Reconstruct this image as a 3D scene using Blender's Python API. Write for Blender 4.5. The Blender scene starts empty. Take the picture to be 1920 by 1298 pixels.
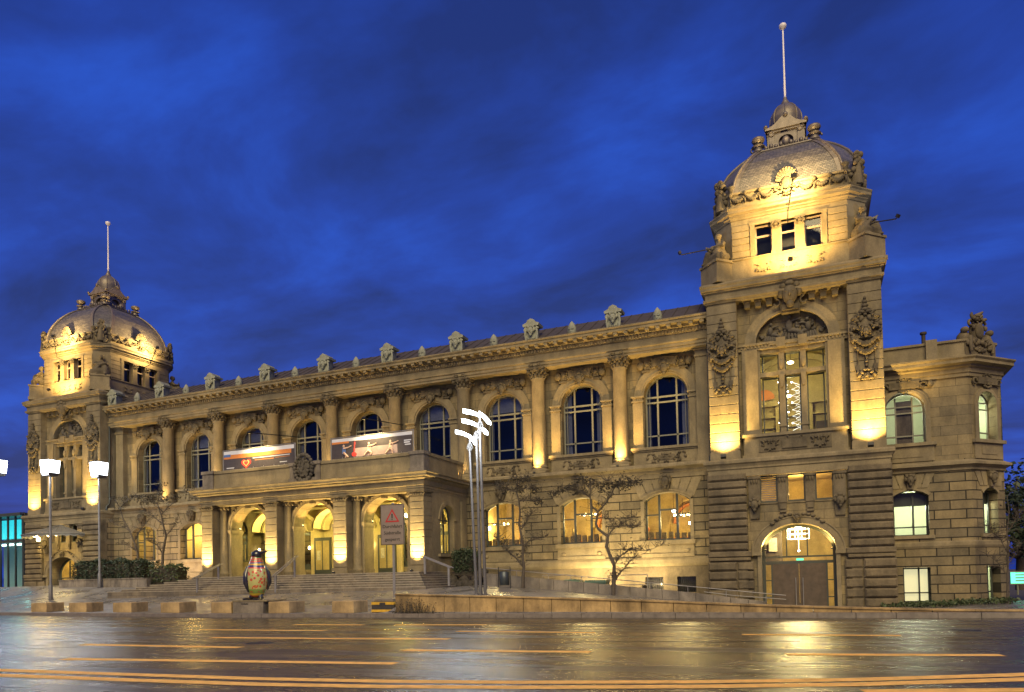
import bpy, math, random
from mathutils import Vector, Matrix
import numpy as np
R = math.radians
C = bpy.context.scene.collection
SC = bpy.context.scene
rnd = random.Random(7)

# ------------------------------------------------------------------ camera
def cam_axes(yaw, pitch, roll):
    f = Vector((-math.sin(yaw), math.cos(yaw), 0)); r = Vector((math.cos(yaw), math.sin(yaw), 0)); u = Vector((0, 0, 1))
    f2 = f*math.cos(pitch)+u*math.sin(pitch); u2 = u*math.cos(pitch)-f*math.sin(pitch)
    r3 = r*math.cos(roll)+u2*math.sin(roll); u3 = u2*math.cos(roll)-r*math.sin(roll)
    return r3, u3, f2
EYE = Vector((0, 0, 1.5)); FPX = 1366.5; SHY = .2079
CR, CU, CF = cam_axes(.3943, .0270, -.0218)
cd = bpy.data.cameras.new('camera'); cam = bpy.data.objects.new('camera', cd); C.objects.link(cam)
cd.sensor_width = 36; cd.sensor_fit = 'HORIZONTAL'; cd.lens = FPX/1920*36; cd.shift_y = SHY
cd.clip_start = .1; cd.clip_end = 3000
cam.matrix_world = Matrix(((CR.x, CU.x, -CF.x, EYE.x), (CR.y, CU.y, -CF.y, EYE.y), (CR.z, CU.z, -CF.z, EYE.z), (0, 0, 0, 1)))
SC.camera = cam
def ray(px, py):
    return CR*((px-960)/FPX)+CU*(-(py-649-SHY*1920)/FPX)+CF
def onY(px, py, Y):
    d = ray(px, py); return EYE+d*(Y/d.y)
def onX(px, py, X):
    d = ray(px, py); return EYE+d*(X/d.x)

# ------------------------------------------------------------------ world: dusk sky
w = bpy.data.worlds.new('World'); SC.world = w; w.use_nodes = True
nt = w.node_tree; N = nt.nodes; L = nt.links
bg = N['Background']
def wn(t, **k):
    n = N.new(t)
    for a, b in k.items(): setattr(n, a, b)
    return n
tc = wn('ShaderNodeTexCoord'); sep = wn('ShaderNodeSeparateXYZ'); L.new(tc.outputs['Generated'], sep.inputs[0])
def wm(op, a, b=None, c=None):
    n = wn('ShaderNodeMath', operation=op)
    for i, x in enumerate((a, b, c)):
        if x is None: continue
        if isinstance(x, (int, float)): n.inputs[i].default_value = x
        else: L.new(x, n.inputs[i])
    return n.outputs[0]
zc = wm('MAXIMUM', sep.outputs[2], 0.0)
den = wm('ADD', zc, .22)
cx = wm('DIVIDE', sep.outputs[0], den); cy = wm('DIVIDE', sep.outputs[1], den)
comb = wn('ShaderNodeCombineXYZ'); L.new(wm('MULTIPLY', cx, .8), comb.inputs[0]); L.new(wm('MULTIPLY', cy, 1.15), comb.inputs[1]); comb.inputs[2].default_value = 3.1
nz = wn('ShaderNodeTexNoise'); L.new(comb.outputs[0], nz.inputs['Vector'])
nz.inputs['Scale'].default_value = 2.5; nz.inputs['Detail'].default_value = 6; nz.inputs['Roughness'].default_value = .56; nz.inputs['Distortion'].default_value = .3
rp = wn('ShaderNodeValToRGB'); L.new(nz.outputs['Fac'], rp.inputs[0])
e = rp.color_ramp.elements
e[0].position = .34; e[0].color = (.0068, .023, .165, 1)
e[1].position = .70; e[1].color = (.0135, .078, .54, 1)
e2 = e.new(.5); e2.color = (.0095, .041, .31, 1)
sky = wn('ShaderNodeTexSky', sky_type='NISHITA'); sky.sun_disc = False; sky.sun_elevation = R(1.0); sky.sun_rotation = R(150)
# a faint part of the physical twilight sky is added to the cloud layer
mx = wn('ShaderNodeMix', data_type='RGBA', blend_type='ADD'); mx.inputs[0].default_value = .02
L.new(rp.outputs[0], mx.inputs[6]); L.new(sky.outputs[0], mx.inputs[7])
L.new(mx.outputs[2], bg.inputs[0]); bg.inputs[1].default_value = .88

# ------------------------------------------------------------------ street light as one low warm sun
sl = bpy.data.lights.new('sun', 'SUN'); sl.energy = 2.85; sl.angle = R(40); sl.color = (1.0, .79, .41)
so = bpy.data.objects.new('sun', sl); C.objects.link(so)
sd = Vector((-.22, .82, -.70)).normalized()
so.rotation_euler = sd.to_track_quat('-Z', 'Y').to_euler()

SC.view_settings.view_transform = 'Standard'; SC.view_settings.look = 'None'
SC.view_settings.exposure = .34; SC.view_settings.gamma = 1
SC.cycles.max_bounces = 6; SC.cycles.diffuse_bounces = 2; SC.cycles.glossy_bounces = 3
SC.cycles.transparent_max_bounces = 8; SC.cycles.sample_clamp_indirect = 4

# ------------------------------------------------------------------ materials
MATS = {}
def newmat(name):
    m = bpy.data.materials.new(name); m.use_nodes = True; MATS[name] = m
    return m, m.node_tree.nodes, m.node_tree.links, m.node_tree.nodes['Principled BSDF']
def mnode(N, t, **k):
    n = N.new(t)
    for a, b in k.items(): setattr(n, a, b)
    return n
def ramp(N, L, fac, stops, interp='LINEAR'):
    r = N.new('ShaderNodeValToRGB'); L.new(fac, r.inputs[0]); r.color_ramp.interpolation = interp
    el = r.color_ramp.elements
    while len(el) < len(stops): el.new(.5)
    for q, (p, c) in zip(el, stops): q.position = p; q.color = (*c, 1) if len(c) == 3 else c
    return r
def noise(N, L, vec, scale, detail=4, rough=.6):
    n = N.new('ShaderNodeTexNoise'); n.inputs['Scale'].default_value = scale; n.inputs['Detail'].default_value = detail; n.inputs['Roughness'].default_value = rough
    if vec is not None: L.new(vec, n.inputs['Vector'])
    return n
def mul(N, L, a, b, fac=1.0, mode='MULTIPLY'):
    m = N.new('ShaderNodeMix'); m.data_type = 'RGBA'; m.blend_type = mode; m.inputs[0].default_value = fac
    for i, x in ((6, a), (7, b)):
        if isinstance(x, tuple): m.inputs[i].default_value = (*x, 1)
        else: L.new(x, m.inputs[i])
    return m.outputs[2]
def stone(name, col, brick=None, joint=.35, var=.18, bump=.25, bscale=14, soot=.35, rough=.85):
    m, N, L, b = newmat(name)
    tc = N.new('ShaderNodeTexCoord')
    n1 = noise(N, L, tc.outputs['Object'], 1.3, 5); n2 = noise(N, L, tc.outputs['Object'], bscale, 5, .7)
    r1 = ramp(N, L, n1.outputs['Fac'], [(.3, (1-var,)*3), (.7, (1+var*.5,)*3)])
    c = mul(N, L, col, r1.outputs[0])
    n0 = noise(N, L, tc.outputs['Object'], .33, 4, .6); r0 = ramp(N, L, n0.outputs['Fac'], [(.36, (.78, .79, .82)), (.62, (1.12, 1.09, 1.02))]); c = mul(N, L, c, r0.outputs[0], .85)
    # rain streaks and soot, drawn out downwards
    mp = N.new('ShaderNodeMapping'); mp.inputs['Scale'].default_value = (1.0, 1.0, .42); L.new(tc.outputs['Object'], mp.inputs[0])
    n3 = noise(N, L, mp.outputs[0], 1.7, 6, .62)
    r3 = ramp(N, L, n3.outputs['Fac'], [(.36, (1-soot, 1-soot, 1-soot*.95)), (.6, (1, 1, 1))])
    c = mul(N, L, c, r3.outputs[0])
    r2 = ramp(N, L, n2.outputs['Fac'], [(.3, (.8, .8, .8)), (.7, (1.08, 1.08, 1.08))])
    c = mul(N, L, c, r2.outputs[0])
    h = n2.outputs['Fac']
    if brick:
        bw, bh, ms = brick
        s = N.new('ShaderNodeSeparateXYZ'); L.new(tc.outputs['Object'], s.inputs[0])
        a = N.new('ShaderNodeMath'); a.operation = 'ADD'; L.new(s.outputs[0], a.inputs[0]); L.new(s.outputs[1], a.inputs[1])
        cb = N.new('ShaderNodeCombineXYZ'); L.new(a.outputs[0], cb.inputs[0]); L.new(s.outputs[2], cb.inputs[1])
        bt = N.new('ShaderNodeTexBrick'); L.new(cb.outputs[0], bt.inputs['Vector'])
        bt.inputs['Scale'].default_value = 1; bt.inputs['Brick Width'].default_value = bw; bt.inputs['Row Height'].default_value = bh
        bt.inputs['Mortar Size'].default_value = ms; bt.inputs['Mortar Smooth'].default_value = .2; bt.inputs['Bias'].default_value = 0
        bt.inputs['Color1'].default_value = (.68, .69, .72, 1); bt.inputs['Color2'].default_value = (1.16, 1.12, 1.0, 1); bt.inputs['Mortar'].default_value = (joint, joint, joint, 1)
        c = mul(N, L, c, bt.outputs['Color'])
        hm = N.new('ShaderNodeMath'); hm.operation = 'MULTIPLY_ADD'; L.new(bt.outputs['Fac'], hm.inputs[0]); hm.inputs[1].default_value = -2.2; L.new(n2.outputs['Fac'], hm.inputs[2]); h = hm.outputs[0]
    L.new(c, b.inputs['Base Color']); b.inputs['Roughness'].default_value = rough
    bp = N.new('ShaderNodeBump'); bp.inputs['Strength'].default_value = bump; bp.inputs['Distance'].default_value = .03
    L.new(h, bp.inputs['Height']); L.new(bp.outputs[0], b.inputs['Normal'])
    return m
def plain(name, col, rough=.6, metal=0, var=.15, nscale=6, emis=None, es=1, bump=0, coat=0):
    m, N, L, b = newmat(name)
    tc = N.new('ShaderNodeTexCoord'); n = noise(N, L, tc.outputs['Object'], nscale, 4)
    r = ramp(N, L, n.outputs['Fac'], [(.3, (1-var,)*3), (.7, (1+var*.5,)*3)])
    L.new(mul(N, L, col, r.outputs[0]), b.inputs['Base Color'])
    b.inputs['Roughness'].default_value = rough; b.inputs['Metallic'].default_value = metal
    b.inputs['Coat Weight'].default_value = coat
    if emis: b.inputs['Emission Color'].default_value = (*emis, 1); b.inputs['Emission Strength'].default_value = es
    if bump:
        bp = N.new('ShaderNodeBump'); bp.inputs['Strength'].default_value = bump; bp.inputs['Distance'].default_value = .02
        L.new(n.outputs['Fac'], bp.inputs['Height']); L.new(bp.outputs[0], b.inputs['Normal'])
    return m
SAND = (.25, .206, .122)
stone('ashlar', SAND, (1.3, .44, .011), joint=.38, soot=.34, bump=.3)
stone('rustic', (.255, .21, .123), (1.25, .415, .026), joint=.12, soot=.34, bump=.8)
stone('stone', (.26, .214, .126), None, soot=.3, bump=.3)
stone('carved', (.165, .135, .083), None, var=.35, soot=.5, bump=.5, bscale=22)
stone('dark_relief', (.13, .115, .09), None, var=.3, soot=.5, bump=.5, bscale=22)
stone('rock', (.18, .145, .088), None, var=.35, soot=.4, bump=1.0, bscale=9)
stone('pale_crest', (.34, .36, .29), None, var=.3, soot=.45, bump=.5, bscale=16)
stone('sandstone_block', (.52, .37, .18), None, var=.4, soot=.5, bump=.35, bscale=18)
stone('wall_slab', (.52, .36, .16), None, var=.4, soot=.55, bump=.3, bscale=16)
stone('grey_slab', (.26, .225, .18), None, var=.3, soot=.5, bump=.3, bscale=16)
stone('step_stone', (.24, .205, .16), (.8, .5, .012), joint=.45, soot=.4, bump=.3)
stone('interior_wall', (.62, .46, .19), None, var=.35, soot=.12, bump=.05)
stone('interior_pale', (.60, .50, .24), None, var=.12, soot=.12, bump=.05)
plain('curtain_grey', (.2, .2, .23), .8, 0, .2)
stone('interior_olive', (.50, .40, .17), None, var=.2, soot=.15, bump=.05)
plain('unlit_room_black', (.03, .032, .04), .8)  # near-black walls: darkness of unlit rooms put into the colour
plain('roof_metal', (.055, .045, .04), .8, .0, .3, 3)
plain('lead', (.09, .082, .075), .45, .3, .3, 3)
plain('dome_copper', (.17, .145, .12), .45, .3, .3, 4)
plain('pole_white', (.75, .72, .75), .4)
plain('iron', (.03, .03, .032), .5, .4)
plain('steel', (.27, .26, .25), .4, .35, .15)
plain('lamp_post', (.12, .115, .115), .5, .2, .2)
plain('frame_grey', (.18, .18, .14), .5, 0, .1)
plain('frame_dark', (.05, .058, .052), .5, 0, .1)
plain('door_wood', (.085, .062, .042), .5, 0, .35, 3)
plain('pipe', (.06, .07, .072), .45, .5, .2)
plain('banner_white', (.62, .64, .72), .6, 0, .05)
plain('banner_orange', (.62, .22, .05), .6, 0, .1)
plain('banner_dark', (.06, .05, .055), .6, 0, .2)
plain('banner_red', (.75, .05, .04), .6, 0, .1)
plain('banner_yellow', (.85, .55, .18), .6, 0, .1)
plain('banner_skin', (.62, .42, .32), .6, 0, .2)
plain('banner_rose', (.36, .27, .26), .6, 0, .25, 2)
plain('banner_blue', (.08, .16, .42), .6, 0, .1)
plain('sign_white', (.22, .178, .15), .55, 0, .12)
plain('sign_red', (.42, .02, .02), .5)
plain('black', (.015, .015, .015), .5)
plain('barrier_yellow', (.6, .36, .03), .55, 0, .3)
plain('barrier_black', (.045, .04, .035), .6, 0, .3)
plain('bark', (.085, .068, .05), .9, 0, .35, 14, bump=.6)
plain('dry_leaf', (.05, .042, .026), .8, 0, .4, 9)
plain('leaf_dark', (.035, .055, .025), .6, 0, .5, 7)
plain('leaf_green', (.06, .085, .03), .6, 0, .5, 7)
plain('bin_green', (.10, .17, .12), .5)
plain('soil', (.05, .042, .03), .95, 0, .4, 5, bump=.6)
plain('terracotta', (.30, .14, .09), .7, 0, .3)
plain('canopy_metal', (.22, .21, .17), .5, .2, .25)
plain('penguin_black', (.02, .018, .018), .25, 0, .2, coat=.6)
plain('beak_red', (.28, .03, .035), .3, 0, .2, coat=.6)
plain('paint_yellow', (.92, .52, .12), .85, 0, .3, 5)
plain('kerb_stone', (.17, .145, .12), .55, 0, .35, 5, bump=.3)
plain('tar', (.012, .012, .011), .35, 0, .3)
plain('car_paint', (.07, .035, .03), .35, .2, .1, coat=.5)
plain('kerb_pale', (.33, .29, .22), .6, 0, .3, 5)
plain('lamp_glow', (1, 1, 1), .5, emis=(.86, .95, 1.0), es=9)
plain('warm_bulb', (1, 1, 1), .5, emis=(1, .78, .36), es=14)
plain('white_bulb', (1, 1, 1), .5, emis=(1, .95, .85), es=16)
plain('strand_white', (1, 1, 1), .5, emis=(.95, .97, .9), es=1.6)
plain('green_exit', (.1, .6, .3), .5, emis=(.1, .8, .45), es=1.6)
plain('red_dot', (.6, .1, .1), .5, emis=(1, .06, .03), es=3)
plain('flood_face', (1, 1, 1), .5, emis=(1, .72, .25), es=10)
plain('cool_flood', (1, 1, 1), .5, emis=(.6, .7, 1), es=5)
plain('teal_light', (.1, .5, .5), .5, emis=(.03, .55, .62), es=1.0)
plain('tube_white', (1, 1, 1), .5, emis=(.75, 1, .95), es=6)
plain('office_wall', (.62, .66, .48), .8, 0, .06)
plain('blind_glow', (.62, .58, .38), .8, 0, .06, emis=(.85, .80, .46), es=.62)  # emission stands in for room light shining through the cloth
plain('poster', (.6, .56, .42), .7, 0, .35, 9)
plain('books', (.28, .22, .12), .8, 0, .8, 26)
def glass_mat(name, tint=(1, 1, 1), refl=.06, rough=.02):
    m, N, L, b = newmat(name); N.remove(b)
    out = N['Material Output']; t = N.new('ShaderNodeBsdfTransparent'); t.inputs[0].default_value = (*tint, 1)
    g = N.new('ShaderNodeBsdfGlossy'); g.inputs['Roughness'].default_value = rough
    fr = N.new('ShaderNodeFresnel'); fr.inputs[0].default_value = 1.5
    ad = N.new('ShaderNodeMath'); ad.operation = 'ADD'; L.new(fr.outputs[0], ad.inputs[0]); ad.inputs[1].default_value = refl; ad.use_clamp = True
    mx = N.new('ShaderNodeMixShader'); L.new(ad.outputs[0], mx.inputs[0]); L.new(t.outputs[0], mx.inputs[1]); L.new(g.outputs[0], mx.inputs[2]); L.new(mx.outputs[0], out.inputs[0])
glass_mat('glass', (.95, .95, .93), .0)
glass_mat('glass_dark', (.75, .8, .9), .015)
glass_mat('glass_teal', (.75, .97, .97), .02)
def slate():
    m, N, L, b = newmat('slate')
    tc = N.new('ShaderNodeTexCoord'); s = N.new('ShaderNodeSeparateXYZ'); L.new(tc.outputs['Object'], s.inputs[0])
    a = N.new('ShaderNodeMath'); a.operation = 'ADD'; L.new(s.outputs[0], a.inputs[0]); L.new(s.outputs[1], a.inputs[1])
    cb = N.new('ShaderNodeCombineXYZ'); L.new(a.outputs[0], cb.inputs[0]); L.new(s.outputs[2], cb.inputs[1])
    bt = N.new('ShaderNodeTexBrick'); L.new(cb.outputs[0], bt.inputs['Vector']); bt.inputs['Scale'].default_value = 1
    bt.inputs['Brick Width'].default_value = .16; bt.inputs['Row Height'].default_value = .085; bt.inputs['Mortar Size'].default_value = .009
    bt.inputs['Color1'].default_value = (.085, .08, .075, 1); bt.inputs['Color2'].default_value = (.17, .155, .14, 1); bt.inputs['Mortar'].default_value = (.03, .028, .027, 1)
    L.new(bt.outputs['Color'], b.inputs['Base Color']); b.inputs['Roughness'].default_value = .42
    bp = N.new('ShaderNodeBump'); bp.inputs['Strength'].default_value = .6; bp.inputs['Distance'].default_value = .02; bp.invert = True
    L.new(bt.outputs['Fac'], bp.inputs['Height']); L.new(bp.outputs[0], b.inputs['Normal'])
slate()
def asphalt():
    m, N, L, b = newmat('wet_asphalt')
    tc = N.new('ShaderNodeTexCoord')
    mp = N.new('ShaderNodeMapping'); mp.inputs['Scale'].default_value = (.16, 1.1, 1); L.new(tc.outputs['Object'], mp.inputs[0])
    n1 = noise(N, L, mp.outputs[0], 1.1, 6, .6); n2 = noise(N, L, tc.outputs['Object'], 60, 3, .7); n3 = noise(N, L, tc.outputs['Object'], 1.2, 5)
    r = ramp(N, L, n2.outputs['Fac'], [(.36, (.018, .015, .010)), (.56, (.06, .05, .033)), (.7, (.18, .15, .095))])
    r4 = ramp(N, L, n3.outputs['Fac'], [(.35, (.7, .7, .7)), (.65, (1.25, 1.22, 1.15))])
    L.new(mul(N, L, r.outputs[0], r4.outputs[0]), b.inputs['Base Color'])
    rr = ramp(N, L, n1.outputs['Fac'], [(.36, (.13, .13, .13)), (.5, (.24, .24, .24)), (.68, (.44, .44, .44))])
    L.new(rr.outputs[0], b.inputs['Roughness']); b.inputs['Specular IOR Level'].default_value = .6
    nb = noise(N, L, tc.outputs['Object'], 26, 5, .75); nb2 = noise(N, L, mp.outputs[0], 2.6, 3, .5)
    ad = N.new('ShaderNodeMath'); ad.operation = 'MULTIPLY_ADD'; L.new(nb2.outputs['Fac'], ad.inputs[0]); ad.inputs[1].default_value = 1.2; L.new(nb.outputs['Fac'], ad.inputs[2])
    bp = N.new('ShaderNodeBump'); bp.inputs['Strength'].default_value = .42; bp.inputs['Distance'].default_value = .02
    L.new(ad.outputs[0], bp.inputs['Height']); L.new(bp.outputs[0], b.inputs['Normal'])
asphalt()
def paving():
    m, N, L, b = newmat('paving')
    tc = N.new('ShaderNodeTexCoord')
    bt = N.new('ShaderNodeTexBrick'); L.new(tc.outputs['Object'], bt.inputs['Vector']); bt.inputs['Scale'].default_value = 1
    bt.inputs['Brick Width'].default_value = .6; bt.inputs['Row Height'].default_value = .4; bt.inputs['Mortar Size'].default_value = .014
    bt.inputs['Color1'].default_value = (.15, .14, .125, 1); bt.inputs['Color2'].default_value = (.21, .19, .165, 1); bt.inputs['Mortar'].default_value = (.06, .055, .05, 1)
    n = noise(N, L, tc.outputs['Object'], .8, 6); r = ramp(N, L, n.outputs['Fac'], [(.35, (.7, .7, .7)), (.65, (1.15, 1.15, 1.15))])
    L.new(mul(N, L, bt.outputs['Color'], r.outputs[0]), b.inputs['Base Color'])
    rr = ramp(N, L, n.outputs['Fac'], [(.38, (.22,)*3), (.65, (.5,)*3)]); L.new(rr.outputs[0], b.inputs['Roughness'])
    bp = N.new('ShaderNodeBump'); bp.inputs['Strength'].default_value = .25; bp.inputs['Distance'].default_value = .015; bp.invert = True
    L.new(bt.outputs['Fac'], bp.inputs['Height']); L.new(bp.outputs[0], b.inputs['Normal'])
paving()
def penguin_mats():
    m, N, L, b = newmat('penguin_paint')
    tc = N.new('ShaderNodeTexCoord'); s = N.new('ShaderNodeSeparateXYZ'); L.new(tc.outputs['Object'], s.inputs[0])
    n = noise(N, L, tc.outputs['Object'], 2.2, 3)
    zz = N.new('ShaderNodeMath'); zz.operation = 'MULTIPLY_ADD'; L.new(n.outputs['Fac'], zz.inputs[0]); zz.inputs[1].default_value = .14; L.new(s.outputs[2], zz.inputs[2])
    mr = N.new('ShaderNodeMapRange'); L.new(zz.outputs[0], mr.inputs[0]); mr.inputs[1].default_value = .1; mr.inputs[2].default_value = 2.1
    st = [(0, (.05, .10, .03)), (.05, (.5, .08, .03)), (.08, (.55, .38, .03)), (.12, (.18, .25, .05)), (.2, (.42, .40, .14)), (.62, (.5, .06, .04)), (.645, (.02, .03, .14)), (.685, (.6, .36, .02)), (.72, (.04, .12, .22)), (.75, (.5, .05, .03)), (.785, (.06, .2, .05)), (.80, (.5, .06, .03)), (.83, (.08, .25, .06)), (.85, (.55, .05, .04))]
    r = ramp(N, L, mr.outputs[0], st, 'CONSTANT')
    v = N.new('ShaderNodeTexVoronoi'); L.new(tc.outputs['Object'], v.inputs['Vector']); v.inputs['Scale'].default_value = 7.5
    hs = ramp(N, L, v.outputs['Distance'], [(0, (.5, .35, .05)), (.16, (.55, .05, .03)), (.42, (.0, .0, .0))], 'CONSTANT')
    sel = ramp(N, L, v.outputs['Distance'], [(0, (1, 1, 1)), (.42, (0, 0, 0))], 'CONSTANT')
    vc = mul(N, L, hs.outputs[0], v.outputs['Color'], .45)
    zone = ramp(N, L, mr.outputs[0], [(0, (0, 0, 0)), (.14, (1, 1, 1)), (.6, (0, 0, 0))], 'CONSTANT')
    fc = N.new('ShaderNodeMath'); fc.operation = 'MULTIPLY'; L.new(sel.outputs[0], fc.inputs[0]); L.new(zone.outputs[0], fc.inputs[1])
    mx = N.new('ShaderNodeMix'); mx.data_type = 'RGBA'; L.new(fc.outputs[0], mx.inputs[0]); L.new(r.outputs[0], mx.inputs[6]); L.new(vc, mx.inputs[7])
    L.new(mx.outputs[2], b.inputs['Base Color']); b.inputs['Roughness'].default_value = .3; b.inputs['Coat Weight'].default_value = .6
penguin_mats()

# ------------------------------------------------------------------ mesh builder
class MB:
    def __init__(s): s.v = []; s.f = []; s.m = []; s.sm = []; s.T = None
    def frame(s, o=None, a=0.0):            # local x along a face, y into the building
        s.T = None if o is None else (Vector(o), math.cos(a), math.sin(a)); return s
    def add(s, vs, fs, mi=0, smooth=False):
        b = len(s.v)
        if s.T:
            o, c, sn = s.T
            vs = [(o.x+x*c-y*sn, o.y+x*sn+y*c, o.z+z) for x, y, z in vs]
        s.v += [tuple(p) for p in vs]; s.f += [tuple(i+b for i in f) for f in fs]; s.m += [mi]*len(fs); s.sm += [smooth]*len(fs)
        return s
    def box(s, x0, x1, y0, y1, z0, z1, mi=0):
        return s.add([(x0, y0, z0), (x1, y0, z0), (x1, y1, z0), (x0, y1, z0), (x0, y0, z1), (x1, y0, z1), (x1, y1, z1), (x0, y1, z1)],
                     [(0, 3, 2, 1), (4, 5, 6, 7), (0, 1, 5, 4), (1, 2, 6, 5), (2, 3, 7, 6), (3, 0, 4, 7)], mi)
    def tbox(s, x0, x1, y0, y1, z0, z1, e, mi=0):      # box with chamfered front edges (rusticated block)
        v = [(x0, y0+e, z0), (x1, y0+e, z0), (x1, y1, z0), (x0, y1, z0), (x0, y0+e, z1), (x1, y0+e, z1), (x1, y1, z1), (x0, y1, z1),
             (x0+e, y0, z0+e), (x1-e, y0, z0+e), (x1-e, y0, z1-e), (x0+e, y0, z1-e)]
        return s.add(v, [(0, 3, 2, 1), (4, 5, 6, 7), (1, 2, 6, 5), (3, 0, 4, 7), (2, 3, 7, 6), (8, 9, 10, 11), (0, 1, 9, 8), (1, 5, 10, 9), (5, 4, 11, 10), (4, 0, 8, 11)], mi)
    def prism(s, pts, z0, z1, mi=0):                   # plan polygon, counter-clockwise
        n = len(pts); v = [(x, y, z0) for x, y in pts]+[(x, y, z1) for x, y in pts]
        return s.add(v, [tuple(range(n-1, -1, -1)), tuple(range(n, 2*n))]+[(i, (i+1) % n, n+(i+1) % n, n+i) for i in range(n)], mi)
    def slab(s, pts, y0, y1, mi=0):                    # polygon in x,z (seen from the front, counter-clockwise), extruded y0..y1
        n = len(pts); v = [(x, y0, z) for x, z in pts]+[(x, y1, z) for x, z in pts]
        return s.add(v, [tuple(range(n)), tuple(range(2*n-1, n-1, -1))]+[((i+1) % n, i, n+i, n+(i+1) % n) for i in range(n)], mi)
    def sweep(s, path, prof, closed=False, mi=0):      # path in plan, outside on the right hand; prof = [(out, z)]
        n = len(path); rings = []
        for i in range(n):
            p = Vector(path[i])
            def nrm(a, b): d = (Vector(b)-Vector(a)).normalized(); return Vector((d.y, -d.x))
            if closed or 0 < i < n-1:
                n1 = nrm(path[i-1], path[i]); n2 = nrm(path[i], path[(i+1) % n]); m = (n1+n2); m = m/m.dot(n1)
            else: m = nrm(path[0], path[1]) if i == 0 else nrm(path[-2], path[-1])
            rings.append([(p.x+m.x*o, p.y+m.y*o, z) for o, z in prof])
        k = len(prof); v = [q for r in rings for q in r]; fs = []
        for i in range(n if closed else n-1):
            j = (i+1) % n
            for a in range(k-1): fs.append((i*k+a, j*k+a, j*k+a+1, i*k+a+1))
        if not closed: fs += [tuple(range(k-1, -1, -1)), tuple((n-1)*k+a for a in range(k))]
        return s.add(v, fs, mi)
    def lathe(s, c, prof, n=20, mi=0, smooth=True, sx=1, sy=1):
        v = []; k = len(prof)
        for i in range(n):
            a = 2*math.pi*i/n
            v += [(c[0]+r*math.cos(a)*sx, c[1]+r*math.sin(a)*sy, c[2]+z) for r, z in prof]
        fs = [(i*k+j, ((i+1) % n)*k+j, ((i+1) % n)*k+j+1, i*k+j+1) for i in range(n) for j in range(k-1)]
        return s.add(v, fs, mi, smooth)
    def tube(s, pts, rad, n=8, mi=0, cap=True, smooth=True):
        pts = [Vector(p) for p in pts]; m = len(pts)
        if not hasattr(rad, '__len__'): rad = [rad]*m
        v = []; prev = None
        for i in range(m):
            t = (pts[min(i+1, m-1)]-pts[max(i-1, 0)])
            t = t.normalized() if t.length > 1e-9 else Vector((0, 0, 1))
            if prev is None:
                a = t.cross(Vector((0, 0, 1)));
                if a.length < .05: a = t.cross(Vector((1, 0, 0)))
                a.normalize()
            else: a = (prev-t*prev.dot(t)).normalized()
            prev = a; b = t.cross(a)
            v += [tuple(pts[i]+(a*math.cos(2*math.pi*j/n)+b*math.sin(2*math.pi*j/n))*rad[i]) for j in range(n)]
        fs = [(i*n+j, i*n+(j+1) % n, (i+1)*n+(j+1) % n, (i+1)*n+j) for i in range(m-1) for j in range(n)]
        s.add(v, fs, mi, smooth)
        if cap: s.add([v[j] for j in range(n)], [tuple(range(n-1, -1, -1))], mi); s.add([v[(m-1)*n+j] for j in range(n)], [tuple(range(n))], mi)
        return s
    def ell(s, c, r, seg=8, rings=5, mi=0, rot=None, smooth=True):
        if not hasattr(r, '__len__'): r = (r, r, r)
        v = [(0, 0, -1)]
        for i in range(1, rings):
            ph = -math.pi/2+math.pi*i/rings
            v += [(math.cos(ph)*math.cos(2*math.pi*j/seg), math.cos(ph)*math.sin(2*math.pi*j/seg), math.sin(ph)) for j in range(seg)]
        v.append((0, 0, 1)); q = []
        for p in v:
            p = Vector((p[0]*r[0], p[1]*r[1], p[2]*r[2]))
            if rot is not None: p = rot @ p
            q.append((p.x+c[0], p.y+c[1], p.z+c[2]))
        fs = [(0, 1+(j+1) % seg, 1+j) for j in range(seg)]
        for i in range(rings-2): fs += [(1+i*seg+j, 1+i*seg+(j+1) % seg, 1+(i+1)*seg+(j+1) % seg, 1+(i+1)*seg+j) for j in range(seg)]
        t = len(v)-1; b = 1+(rings-2)*seg
        fs += [(t, b+j, b+(j+1) % seg) for j in range(seg)]
        return s.add(q, fs, mi, smooth)
    def arc(s, cx, z, hw, rise, n=18, a0=0.0, a1=math.pi):
        return [(cx-hw*math.cos(a0+(a1-a0)*i/n), z+rise*math.sin(a0+(a1-a0)*i/n)) for i in range(n+1)]
    def arch_panel(s, x0, x1, z0, z1, cx, hw, zs, sp, rise, y, d, mi=0, seg=False):
        # front face with one (arched) opening, plus its reveal of depth d
        pts = s.segarc(cx, sp, hw, rise) if seg else ([(cx-hw, sp), (cx+hw, sp)] if rise <= 0 else s.arc(cx, sp, hw, rise))
        def q(a, b, c, e): s.add([(a[0], y, a[1]), (b[0], y, b[1]), (c[0], y, c[1]), (e[0], y, e[1])], [(0, 1, 2, 3)], mi)
        if cx-hw > x0+1e-6: q((x0, z0), (cx-hw, z0), (cx-hw, z1), (x0, z1))
        if x1 > cx+hw+1e-6: q((cx+hw, z0), (x1, z0), (x1, z1), (cx+hw, z1))
        if zs > z0+1e-6: q((cx-hw, z0), (cx+hw, z0), (cx+hw, zs), (cx-hw, zs))
        for a, b in zip(pts, pts[1:]): q(a, b, (b[0], z1), (a[0], z1))
        loop = [(cx-hw, zs)]+pts+[(cx+hw, zs)]
        n = len(loop); v = [(a, y, b) for a, b in loop]+[(a, y+d, b) for a, b in loop]
        s.add(v, [(i, n+i, n+(i+1) % n, (i+1) % n) for i in range(n)], mi)
        return s
    def segarc(s, cx, sp, hw, rise, n=14):
        r = (hw*hw+rise*rise)/(2*rise); a = math.asin(hw/r)
        return [(cx+r*math.sin(-a+2*a*i/n), sp+rise-r+r*math.cos(-a+2*a*i/n)) for i in range(n+1)]
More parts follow.
